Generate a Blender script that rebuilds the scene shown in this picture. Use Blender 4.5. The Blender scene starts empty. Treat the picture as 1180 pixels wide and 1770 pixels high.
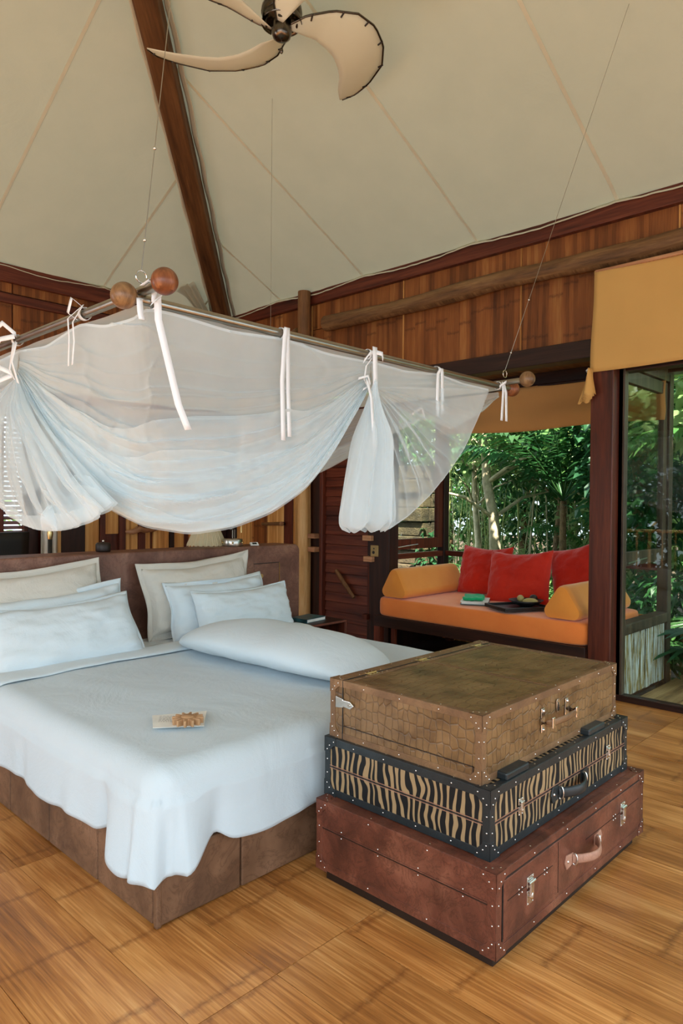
import bpy, bmesh, math, random
from math import sin, cos, pi, radians, sqrt, atan2, hypot
from mathutils import Vector, Matrix, noise
random.seed(7)
C = bpy.context.scene.collection
SC = bpy.context.scene

# ------------------------------------------------------------ camera
FPX, YAW, PIT, ROL, CAMH = 1199.1, 0.76488, 0.01281, -0.008148, 1.45
fw = Vector((cos(YAW)*cos(PIT), sin(YAW)*cos(PIT), -sin(PIT)))
rt = Vector((sin(YAW), -cos(YAW), 0)); dn = fw.cross(rt)
c_, s_ = cos(ROL), sin(ROL)
r2 = rt*c_ + dn*s_; d2 = rt*-s_ + dn*c_
cam = bpy.data.cameras.new('camera'); camo = bpy.data.objects.new('camera', cam); C.objects.link(camo)
cam.sensor_fit = 'VERTICAL'; cam.sensor_height = 36; cam.lens = FPX*36/1770
cam.clip_start = .02; cam.clip_end = 200
camo.matrix_world = Matrix(((r2.x, -d2.x, -fw.x, 0), (r2.y, -d2.y, -fw.y, 0), (r2.z, -d2.z, -fw.z, CAMH), (0, 0, 0, 1)))
SC.camera = camo
# ------------------------------------------------------------ world, sun, daylight, exposure
W = bpy.data.worlds.new('world'); SC.world = W; W.use_nodes = True
bg = W.node_tree.nodes['Background']; bg.inputs[0].default_value = (.74, .90, 1, 1); bg.inputs[1].default_value = 2.8
sun = bpy.data.lights.new('sun', 'SUN'); sun.energy = 24; sun.angle = radians(1); sun.color = (1, .93, .8)
suno = bpy.data.objects.new('sun', sun); C.objects.link(suno)
suno.rotation_euler = Vector((-.50, -.42, 1.0)).to_track_quat('Z', 'Y').to_euler()
def area(name, loc, aim, sx, sy, e, col):
    l = bpy.data.lights.new(name, 'AREA'); l.shape = 'RECTANGLE'; l.size = sx; l.size_y = sy; l.energy = e; l.color = col
    o = bpy.data.objects.new(name, l); C.objects.link(o); o.location = loc
    o.rotation_euler = (Vector(loc)-Vector(aim)).to_track_quat('Z', 'Y').to_euler(); return o
area('daylight_left_opening', (-2.1, 1.0, 1.95), (2, 2.4, .7), 4.8, 1.5, 76, (.78, .90, 1))
area('daylight_back_opening', (1.2, -1.5, 1.5), (1.6, 2, 1.4), 4.5, 2.4, 46, (.80, .91, 1))
area('passage_fill', (-2.1, 6.15, 1.5), (3, 6.3, 1.4), 1.4, 2.2, 42, (.92, .96, 1))  # added fill lamp, brightens the panels and door behind the headboard
vs = SC.view_settings
vs.view_transform = 'Standard'; vs.look = 'None'; vs.gamma = 1; vs.use_curve_mapping = False; vs.exposure = 0.03

# ------------------------------------------------------------ helpers: tagging
def tag(o, label=None, cat=None, group=None, kind=None):
    if label: o['label'] = label
    if cat: o['category'] = cat
    if group: o['group'] = group
    if kind: o['kind'] = kind
    return o
def thing(name, label, cat, loc=(0, 0, 0), rz=0, group=None):
    o = bpy.data.objects.new(name, None); C.objects.link(o); o.empty_display_size = .1
    o.location = loc; o.rotation_euler = (0, 0, rz)
    return tag(o, label, cat, group)
def copy_tree(o, parent=None, loc=None, rz=None, label=None):
    c = o.copy(); C.objects.link(c); c.parent = parent
    if loc is not None: c.location = loc
    if rz is not None: c.rotation_euler = (0, 0, rz)
    if label: c['label'] = label
    for ch in [x for x in C.objects if x.parent == o]: copy_tree(ch, c)
    return c

# ------------------------------------------------------------ helpers: materials
class NT:
    def __init__(s, name):
        s.m = bpy.data.materials.new(name); s.m.use_nodes = True; s.t = s.m.node_tree; s.n = s.t.nodes
        s.b = s.n['Principled BSDF']; s.out = s.n['Material Output']
    def add(s, typ, **k):
        n = s.n.new(typ)
        for a, v in k.items():
            if a.startswith('i_'): n.inputs[int(a[2:]) if a[2:].isdigit() else a[2:].replace('_', ' ')].default_value = v
            else: setattr(n, a, v)
        return n
    def l(s, a, b): s.t.links.new(a, b)
    def uv(s, sx=1, sy=1, ox=0):
        tc = s.add('ShaderNodeTexCoord'); mp = s.add('ShaderNodeMapping'); mp.inputs['Scale'].default_value = (sx, sy, 1)
        s.l(tc.outputs['UV'], mp.inputs[0])
        if ox:   # shift by the object's random number so repeats differ
            oi = s.add('ShaderNodeObjectInfo'); cb = s.add('ShaderNodeCombineXYZ'); mu = s.add('ShaderNodeMath', operation='MULTIPLY', i_1=37.0)
            s.l(oi.outputs['Random'], mu.inputs[0]); s.l(mu.outputs[0], cb.inputs[0]); s.l(mu.outputs[0], cb.inputs[1]); s.l(cb.outputs[0], mp.inputs[1])
        return mp.outputs[0]
    def noise(s, vec, scale, detail=4, rough=.55, dist=0):
        n = s.add('ShaderNodeTexNoise'); n.inputs['Scale'].default_value = scale; n.inputs['Detail'].default_value = detail
        n.inputs['Roughness'].default_value = rough; n.inputs['Distortion'].default_value = dist
        s.l(vec, n.inputs['Vector']); return n.outputs['Fac']
    def ramp(s, fac, stops, interp='LINEAR'):
        r = s.add('ShaderNodeValToRGB'); cr = r.color_ramp; cr.interpolation = interp
        while len(cr.elements) < len(stops): cr.elements.new(.5)
        for e, (p, c) in zip(cr.elements, stops): e.position = p; e.color = (*c, 1) if len(c) == 3 else c
        s.l(fac, r.inputs[0]); return r.outputs[0]
    def mix(s, fac, a, b, mode='MIX'):
        m = s.add('ShaderNodeMix', data_type='RGBA', blend_type=mode)
        for sock, v in ((m.inputs[0], fac), (m.inputs[6], a), (m.inputs[7], b)):
            if isinstance(v, (int, float)): sock.default_value = v
            elif isinstance(v, tuple): sock.default_value = (*v, 1)
            else: s.l(v, sock)
        return m.outputs[2]
    def math(s, op, a, b=0.0, c=None):
        m = s.add('ShaderNodeMath', operation=op)
        for i, v in enumerate((a, b, c)):
            if v is None: continue
            if isinstance(v, (int, float)): m.inputs[i].default_value = v
            else: s.l(v, m.inputs[i])
        return m.outputs[0]
    def bump(s, h, strength=.3, dist=.01):
        b = s.add('ShaderNodeBump'); b.inputs['Strength'].default_value = strength; b.inputs['Distance'].default_value = dist
        s.l(h, b.inputs['Height']); s.l(b.outputs[0], s.b.inputs['Normal'])
    def col(s, c): s.l(c, s.b.inputs['Base Color']) if not isinstance(c, tuple) else setattr(s.b.inputs['Base Color'], 'default_value', (*c, 1))
    def set(s, rough=.5, metal=0, spec=.5, sheen=0):
        s.b.inputs['Roughness'].default_value = rough; s.b.inputs['Metallic'].default_value = metal
        s.b.inputs['Specular IOR Level'].default_value = spec; s.b.inputs['Sheen Weight'].default_value = sheen; return s
def lin(r, g, b): return tuple(((v/255)/12.92 if v/255 <= .04045 else ((v/255+.055)/1.055)**2.4) for v in (r, g, b))

def m_plain(name, c, rough=.5, metal=0, spec=.5, var=.12, sc=9, bump=.1, bd=.004):
    t = NT(name); v = t.add('ShaderNodeTexCoord').outputs['Object']
    n = t.noise(v, sc, 5); d = tuple(x*(1-var) for x in c); e = tuple(min(1, x*(1+var)) for x in c)
    t.col(t.ramp(n, [(.3, d), (.7, e)])); t.set(rough, metal, spec)
    if bump: t.bump(t.noise(v, sc*8, 3), bump, bd)
    return t.m
def m_wood(name, dark, mid, light, along='v', freq=14, stretch=.06, rough=.45, rnd=.35, bump=.25, knots=0):
    t = NT(name); f = freq
    v = t.uv(f if along == 'v' else f*stretch, f*stretch if along == 'v' else f, 1)
    n = t.noise(v, 1.0, 6, .6, .6); n2 = t.noise(v, 5.0, 3, .6)
    h = t.math('ADD', t.math('MULTIPLY', n, .75), t.math('MULTIPLY', n2, .25))
    c = t.ramp(h, [(.33, dark), (.5, mid), (.68, light)])
    oi = t.add('ShaderNodeObjectInfo'); k = t.math('MULTIPLY_ADD', oi.outputs['Random'], rnd, 1-rnd/2)
    hs = t.add('ShaderNodeHueSaturation'); t.l(k, hs.inputs['Value']); t.l(c, hs.inputs['Color']); t.col(hs.outputs[0])
    t.set(rough, 0, .4); t.bump(h, bump, .004); return t.m
def m_bamboo(name, cols, strip=34, along='v', rough=.4, spec=.4, rnd=.35, node=True, jit=.5, wk=(.26, .22, .34, .38)):
    """flattened bamboo: split strips of unlike tone, fine fibres, dark node bands"""
    t = NT(name); tc = t.add('ShaderNodeTexCoord'); sp = t.add('ShaderNodeSeparateXYZ'); t.l(tc.outputs['UV'], sp.inputs[0])
    a, b = (sp.outputs[0], sp.outputs[1]) if along == 'v' else (sp.outputs[1], sp.outputs[0])
    oi = t.add('ShaderNodeObjectInfo'); R = t.math('MULTIPLY', oi.outputs['Random'], 53.0)
    wob = t.noise(t.uv(.6, .6, 1), 2, 2)
    q = t.math('MULTIPLY_ADD', a, strip, R); q = t.math('ADD', q, t.math('MULTIPLY', wob, 1.2))
    wn = t.add('ShaderNodeTexWhiteNoise', noise_dimensions='1D'); t.l(t.math('FLOOR', q), wn.inputs['W'])
    wn2 = t.add('ShaderNodeTexWhiteNoise', noise_dimensions='1D'); t.l(t.math('FLOOR', t.math('MULTIPLY', q, .27)), wn2.inputs['W'])
    fib = t.noise(t.uv(150, 5, 1) if along == 'v' else t.uv(5, 150, 1), 1, 3)
    big = t.noise(t.uv(5, 1.6, 1) if along == 'v' else t.uv(1.6, 5, 1), 1, 3)
    f = t.math('ADD', t.math('MULTIPLY', wn.outputs['Value'], wk[0]), t.math('MULTIPLY', wn2.outputs['Value'], wk[1]))
    f = t.math('ADD', f, t.math('MULTIPLY', fib, wk[2])); f = t.math('ADD', f, t.math('MULTIPLY', big, wk[3]))
    f = t.math('SUBTRACT', f, .07 if wk[0] > .2 else .19)
    c = t.ramp(f, [(.18, cols[0]), (.45, cols[1]), (.62, cols[2]), (.85, cols[3])])
    if node:
        nb = t.math('MULTIPLY_ADD', b, 2.45, R); nb = t.math('ADD', nb, t.math('MULTIPLY', t.noise(t.uv(22, 22, 1), 1, 4, .75), .05+jit*.22))
        nb = t.math('ADD', nb, t.math('MULTIPLY', wn2.outputs['Value'], jit))
        fr = t.math('ABSOLUTE', t.math('SUBTRACT', t.math('FRACT', nb), .5)); g = t.math('SUBTRACT', 1, t.math('MULTIPLY', fr, 22)); g = t.math('MAXIMUM', g, 0.0)
        g = t.math('MULTIPLY', g, t.math('MULTIPLY', t.noise(t.uv(60, 60, 1), 1, 2), .95))
        c = t.mix(g, c, cols[0])
    hs = t.add('ShaderNodeHueSaturation'); t.l(t.math('MULTIPLY_ADD', oi.outputs['Random'], rnd, 1-rnd/2), hs.inputs['Value']); t.l(c, hs.inputs['Color']); t.col(hs.outputs[0])
    t.set(rough, 0, spec); t.bump(t.math('ADD', fib, wn.outputs['Value']), .22, .002); return t.m
def m_leather(name, dark, mid, light, rough=.38, scale=5, bump=.25):
    t = NT(name); v = t.add('ShaderNodeTexCoord').outputs['Object']
    n = t.noise(v, scale, 6, .62, .5); c = t.ramp(n, [(.28, dark), (.5, mid), (.75, light)])
    rg = t.math('ABSOLUTE', t.math('SUBTRACT', t.noise(v, scale*2.6, 6, .7, 1.6), .5)); c = t.mix(t.ramp(rg, [(0, (.5, .5, .5)), (.035, (0, 0, 0))]), c, dark)
    c = t.mix(t.ramp(t.noise(v, 1.7*scale, 3, .5), [(.45, (0, 0, 0)), (.75, (.55, .55, .55))]), c, dark); t.col(c)
    vo = t.add('ShaderNodeTexVoronoi', feature='DISTANCE_TO_EDGE'); vo.inputs['Scale'].default_value = 160; t.l(v, vo.inputs['Vector'])
    cr = t.noise(v, 22, 5, .7, 1.2)
    t.bump(t.math('ADD', t.math('MULTIPLY', vo.outputs['Distance'], .5), cr), bump, .004)
    r = t.ramp(n, [(.3, (rough+.12,)*3), (.7, (rough-.05,)*3)]); t.l(r, t.b.inputs['Roughness'])
    t.b.inputs['Specular IOR Level'].default_value = .45; return t.m
def m_croc(name, dark, mid, light):
    t = NT(name); v = t.uv(1, 1)
    wob = t.add('ShaderNodeTexNoise'); wob.inputs['Scale'].default_value = 9; wob.inputs['Detail'].default_value = 2; t.l(v, wob.inputs['Vector'])
    d = t.add('ShaderNodeVectorMath', operation='SCALE'); d.inputs['Scale'].default_value = .035; t.l(wob.outputs['Color'], d.inputs[0])
    ad = t.add('ShaderNodeVectorMath', operation='ADD'); t.l(v, ad.inputs[0]); t.l(d.outputs[0], ad.inputs[1])
    mp = t.add('ShaderNodeMapping'); mp.inputs['Scale'].default_value = (34, 24, 0); t.l(ad.outputs[0], mp.inputs[0])
    vo = t.add('ShaderNodeTexVoronoi', feature='DISTANCE_TO_EDGE', voronoi_dimensions='2D'); vo.inputs['Scale'].default_value = 1; vo.inputs['Randomness'].default_value = .42; t.l(mp.outputs[0], vo.inputs['Vector'])
    e = t.ramp(vo.outputs['Distance'], [(0, (0, 0, 0)), (.11, (1, 1, 1))], 'EASE')
    n = t.noise(v, 7, 5, .6); c = t.ramp(n, [(.3, dark), (.5, mid), (.72, light)])
    c = t.mix(t.math('MULTIPLY_ADD', e, -.42, .42), c, dark); t.col(c)
    t.bump(t.math('ADD', e, t.math('MULTIPLY', t.noise(v, 60, 3), .12)), .5, .004); t.set(.33, 0, .5); return t.m
def m_zebra(name):
    t = NT(name); v = t.uv(1, 1)
    wob = t.noise(t.uv(4, 5), 1, 2, .5); wob3 = t.noise(t.uv(16, 5), 1, 1); wob2 = t.noise(t.uv(13, 4), 1, 2); wob4 = t.noise(t.uv(34, 7), 1, 1)
    sp = t.add('ShaderNodeSeparateXYZ'); t.l(v, sp.inputs[0])
    a = t.math('MULTIPLY_ADD', wob, .10, sp.outputs[0]); a = t.math('MULTIPLY_ADD', wob3, .045, a); a = t.math('MULTIPLY_ADD', sp.outputs[1], -.08, a)
    s = t.math('SINE', t.math('MULTIPLY', a, 205)); s = t.math('ADD', s, t.math('MULTIPLY_ADD', wob2, 3.2, -1.6)); s = t.math('ADD', s, t.math('MULTIPLY_ADD', wob4, 2.4, -1.2))
    c = t.ramp(t.math('MULTIPLY_ADD', s, .25, .5), [(.54, lin(14, 17, 20)), (.555, lin(160, 134, 98))])
    t.col(c); t.set(.55, 0, .35); t.bump(t.noise(v, 300, 2), .15, .002); return t.m
def m_cloth(name, c, c2=None, rough=.85, sheen=.2, trans=0, weave=700, wr=.25, wsc=7):
    t = NT(name); v = t.add('ShaderNodeTexCoord').outputs['Object']
    n = t.noise(v, 3, 4); t.col(t.ramp(n, [(.3, c2 or tuple(x*.93 for x in c)), (.7, c)])); t.set(rough, 0, .25, sheen)
    w = t.noise(v, wsc, 5, .6, .8); f = t.noise(v, weave/3, 2)
    t.bump(t.math('ADD', w, t.math('MULTIPLY', f, .06)), wr, .02)
    if trans:
        tr = t.add('ShaderNodeBsdfTranslucent'); tr.inputs[0].default_value = (*c, 1); mx = t.add('ShaderNodeMixShader'); mx.inputs[0].default_value = trans
        t.l(t.b.outputs[0], mx.inputs[1]); t.l(tr.outputs[0], mx.inputs[2]); t.l(mx.outputs[0], t.out.inputs[0])
    return t.m
def m_net(name, c, opac):
    """woven gauze: holes let light through; looking along the weave closes the holes, as in real gauze"""
    t = NT(name); df = t.add('ShaderNodeBsdfDiffuse'); df.inputs[0].default_value = (*c, 1)
    tl = t.add('ShaderNodeBsdfTranslucent'); tl.inputs[0].default_value = (*c, 1); m1 = t.add('ShaderNodeMixShader'); m1.inputs[0].default_value = .42
    t.l(df.outputs[0], m1.inputs[1]); t.l(tl.outputs[0], m1.inputs[2])
    tp = t.add('ShaderNodeBsdfTransparent'); lw = t.add('ShaderNodeLayerWeight'); lw.inputs[0].default_value = .35
    n = t.noise(t.add('ShaderNodeTexCoord').outputs['Object'], 5, 3)
    f = t.math('ADD', t.math('MULTIPLY_ADD', lw.outputs['Facing'], .55, opac), t.math('MULTIPLY_ADD', n, .14, -.07)); f = t.math('MINIMUM', f, .96)
    m2 = t.add('ShaderNodeMixShader'); t.l(f, m2.inputs[0]); t.l(tp.outputs[0], m2.inputs[1]); t.l(m1.outputs[0], m2.inputs[2]); t.l(m2.outputs[0], t.out.inputs[0]); return t.m
def m_glass(name):
    t = NT(name); tp = t.add('ShaderNodeBsdfTransparent'); tp.inputs[0].default_value = (.86, .9, .88, 1)
    gl = t.add('ShaderNodeBsdfGlossy'); gl.inputs['Roughness'].default_value = .0; lw = t.add('ShaderNodeLayerWeight'); lw.inputs[0].default_value = .5; fr = t.math('MULTIPLY_ADD', t.math('POWER', lw.outputs['Facing'], 5.0), .90, .035)
    mx = t.add('ShaderNodeMixShader'); t.l(fr, mx.inputs[0]); t.l(tp.outputs[0], mx.inputs[1]); t.l(gl.outputs[0], mx.inputs[2]); t.l(mx.outputs[0], t.out.inputs[0]); return t.m
def m_leaf(name, c1, c2, rough=.35, trans=.45):
    t = NT(name); v = t.add('ShaderNodeTexCoord').outputs['Object']; n = t.noise(v, 2.3, 3)
    oi = t.add('ShaderNodeObjectInfo'); c = t.ramp(n, [(.3, c1), (.7, c2)])
    hs = t.add('ShaderNodeHueSaturation'); t.l(t.math('MULTIPLY_ADD', oi.outputs['Random'], .06, .47), hs.inputs['Hue']); t.l(c, hs.inputs['Color']); t.col(hs.outputs[0]); t.set(rough, 0, .5)
    tr = t.add('ShaderNodeBsdfTranslucent'); t.l(c, tr.inputs[0]); mx = t.add('ShaderNodeMixShader'); mx.inputs[0].default_value = trans
    t.l(t.b.outputs[0], mx.inputs[1]); t.l(tr.outputs[0], mx.inputs[2]); t.l(mx.outputs[0], t.out.inputs[0]); return t.m
def m_peel(name):
    t = NT(name); v = t.uv(34, 3, 1); n = t.noise(v, 1, 6, .65, .4); n2 = t.noise(t.uv(60, 10, 1), 1, 4)
    w = t.ramp(n2, [(.35, lin(112, 92, 48)), (.65, lin(165, 148, 92))]); c = t.ramp(n, [(.46, (0, 0, 0)), (.54, (1, 1, 1))])
    dk = t.ramp(t.noise(t.uv(50, 2, 1), 1, 4), [(.36, (1, 1, 1)), (.42, (0, 0, 0))]); c = t.mix(c, w, lin(196, 202, 196)); c = t.mix(dk, c, lin(34, 26, 16)); t.col(c); t.set(.8, 0, .2); t.bump(n, .6, .006); return t.m

MAT = dict(
 floor=m_bamboo('bamboo_floor', [lin(106, 58, 24), lin(174, 112, 54), lin(208, 146, 82), lin(236, 188, 126)], 120, 'v', .34, .5, .22, True, .03, (.12, .06, .46, .74)),
 wall=m_bamboo('bamboo_wall', [lin(60, 30, 14), lin(126, 72, 34), lin(152, 92, 46), lin(186, 132, 74)], 30, 'v', .45, .35, .25),
 goldpanel=m_bamboo('gold_bamboo', [lin(140, 90, 44), lin(200, 140, 76), lin(220, 166, 98), lin(236, 192, 128)], 40, 'v', .45, .3, .15, False),
 redwood=m_wood('red_wood', lin(52, 20, 12), lin(92, 40, 24), lin(122, 60, 38)),
 darkwood=m_wood('dark_wood', lin(24, 12, 10), lin(46, 24, 18), lin(68, 38, 28)),
 darkwood_h=m_wood('dark_wood_horizontal', lin(24, 12, 10), lin(46, 24, 18), lin(68, 38, 28), 'u'),
 redwood_h=m_wood('red_wood_horizontal', lin(54, 20, 12), lin(96, 42, 26), lin(128, 66, 42), 'u'),
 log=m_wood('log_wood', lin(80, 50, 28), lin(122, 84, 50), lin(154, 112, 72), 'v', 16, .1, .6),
 log_h=m_wood('log_wood_horizontal', lin(80, 54, 32), lin(124, 88, 54), lin(158, 120, 78), 'u', 16, .1, .6),
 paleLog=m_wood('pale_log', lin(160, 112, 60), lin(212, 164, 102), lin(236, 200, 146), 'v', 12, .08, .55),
 rafter=m_wood('rafter_wood', lin(58, 34, 16), lin(98, 64, 34), lin(128, 90, 54), 'v', 12, .06, .6),
 greywood=m_wood('grey_brown_wood', lin(46, 36, 28), lin(76, 62, 48), lin(104, 88, 70)),
 deck=m_wood('deck_wood', lin(112, 84, 50), lin(160, 126, 82), lin(190, 158, 112), 'u', 14, .08, .6),
 pegwood=m_wood('peg_wood', lin(140, 92, 62), lin(176, 126, 90), lin(200, 154, 116), 'u', 20, .1, .5),
 ballwood=m_wood('ball_wood', lin(84, 58, 36), lin(136, 102, 68), lin(172, 138, 98), 'v', 22, .3, .35),
 ballred=m_wood('ball_wood_red', lin(76, 40, 22), lin(122, 70, 40), lin(158, 100, 64), 'v', 22, .3, .35),
 canvas=m_cloth('roof_canvas', lin(184, 184, 162), rough=.9, sheen=0, trans=.042, wr=.3, wsc=2.2),
 canvas_seam=m_cloth('roof_canvas_seam', lin(226, 222, 198), rough=.9, sheen=0, trans=.10, wr=.05),
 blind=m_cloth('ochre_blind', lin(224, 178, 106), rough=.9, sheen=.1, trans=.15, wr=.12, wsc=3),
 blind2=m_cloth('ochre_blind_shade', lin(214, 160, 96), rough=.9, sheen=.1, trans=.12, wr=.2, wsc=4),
 orange=m_cloth('orange_cotton', lin(244, 140, 66), lin(236, 128, 58), rough=.9, sheen=.3, wr=.22, wsc=9),
 amber=m_cloth('amber_cotton', lin(236, 154, 66), lin(228, 142, 56), rough=.9, sheen=.3, wr=.12, wsc=7),
 red=m_cloth('red_cotton', lin(206, 44, 20), lin(190, 34, 18), rough=.85, sheen=.25, wr=.5, wsc=9),
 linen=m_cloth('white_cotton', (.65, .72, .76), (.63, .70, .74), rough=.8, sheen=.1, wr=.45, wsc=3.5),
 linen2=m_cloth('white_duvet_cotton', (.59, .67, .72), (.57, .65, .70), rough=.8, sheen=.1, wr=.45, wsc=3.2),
 cream=m_cloth('cream_cotton', (.64, .61, .55), (.61, .58, .52), rough=.8, sheen=.1, wr=.5, wsc=6),
 ribbon=m_cloth('white_ribbon', (.88, .90, .93), rough=.8, sheen=.1, wr=.05),
 net=m_net('gauze', (.83, .92, .96), .37), net2=m_net('gauze_folded', (.85, .93, .97), .55),
 glass=m_glass('window_glass'),
 brass=m_plain('brass', (.60, .42, .18), .3, 1, bump=0), steel=m_plain('brushed_steel', (.52, .50, .46), .28, 1, bump=0),
 rod=m_plain('satin_metal_rod', (.36, .33, .28), .3, 1, bump=.02), bronze=m_plain('dark_bronze', (.13, .11, .09), .25, 1, bump=0),
 silver=m_plain('nickel', (.75, .73, .70), .2, 1, bump=0), black=m_plain('black_lacquer', (.012, .012, .012), .5, 0, bump=.05),
 blackl=m_leather('black_leather', (.012, .016, .018), (.018, .024, .027), (.03, .038, .042), .35, 6, .2),
 red_leather=m_leather('red_brown_leather', lin(62, 32, 22), lin(112, 62, 46), lin(150, 94, 72), .36, 4.2),
 brown_leather=m_leather('brown_leather', lin(96, 68, 46), lin(126, 94, 64), lin(150, 116, 82), .4, 6),
 croc=m_croc('crocodile_leather', lin(78, 54, 32), lin(124, 94, 60), lin(148, 116, 80)),
 zebra=m_zebra('zebra_canvas'),
 bedleather=m_leather('bed_leather', lin(78, 52, 36), lin(122, 88, 64), lin(150, 112, 86), .45, 3.2),
 headleather=m_leather('headboard_leather', lin(82, 50, 40), lin(124, 84, 68), lin(152, 112, 92), .45, 3.5),
 handle=m_leather('tan_leather', lin(150, 104, 84), lin(182, 134, 112), lin(200, 154, 130), .45, 9),
 paper=m_plain('paper', (.78, .76, .70), .8, bump=0), ink=m_plain('ink', (.10, .09, .08), .8, bump=0),
 cookie=m_plain('carved_wood', lin(178, 136, 96), .6, bump=.1, sc=30), white=m_plain('white_plastic', (.8, .79, .76), .4, bump=0),
 teal=m_plain('teal_cover', lin(52, 96, 104), .35, var=.6, sc=22, bump=0), green=m_cloth('green_cloth', lin(20, 168, 108), rough=.8, wr=.3),
 pages=m_plain('book_pages', (.80, .78, .72), .8, bump=0), fruit=m_plain('fruit_skin', lin(176, 160, 96), .45, var=.2, bump=0),
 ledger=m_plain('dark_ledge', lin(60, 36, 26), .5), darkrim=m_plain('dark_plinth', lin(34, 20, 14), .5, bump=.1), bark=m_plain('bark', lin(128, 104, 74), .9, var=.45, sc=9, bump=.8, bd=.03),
 palebark=m_plain('pale_bark', lin(188, 176, 146), .9, var=.35, sc=8, bump=.6, bd=.02), culm=m_plain('bamboo_culm', lin(152, 162, 96), .5, var=.35, sc=6, bump=0),
 leafA=m_leaf('leaf_mid', lin(58, 104, 52), lin(112, 160, 88)), leafB=m_leaf('leaf_dark', lin(34, 76, 42), lin(66, 118, 66)),
 leafC=m_leaf('leaf_light', lin(118, 156, 92), lin(184, 206, 146)), palm=m_leaf('palm_leaf', lin(58, 110, 56), lin(118, 168, 98)),
 soil=m_plain('soil', lin(70, 54, 36), .95, var=.6, sc=5, bump=.8, bd=.05), peel=m_peel('peeling_paint'), stone=m_plain('stone', lin(84, 72, 50), .9, var=.6, sc=6, bump=.7, bd=.02),
 shade=m_cloth('pleated_shade', lin(232, 220, 184), rough=.9, trans=.4, wr=.05), fan=m_cloth('fan_sail', lin(246, 244, 226), rough=.9, trans=.35, wr=.05),
)

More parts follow.
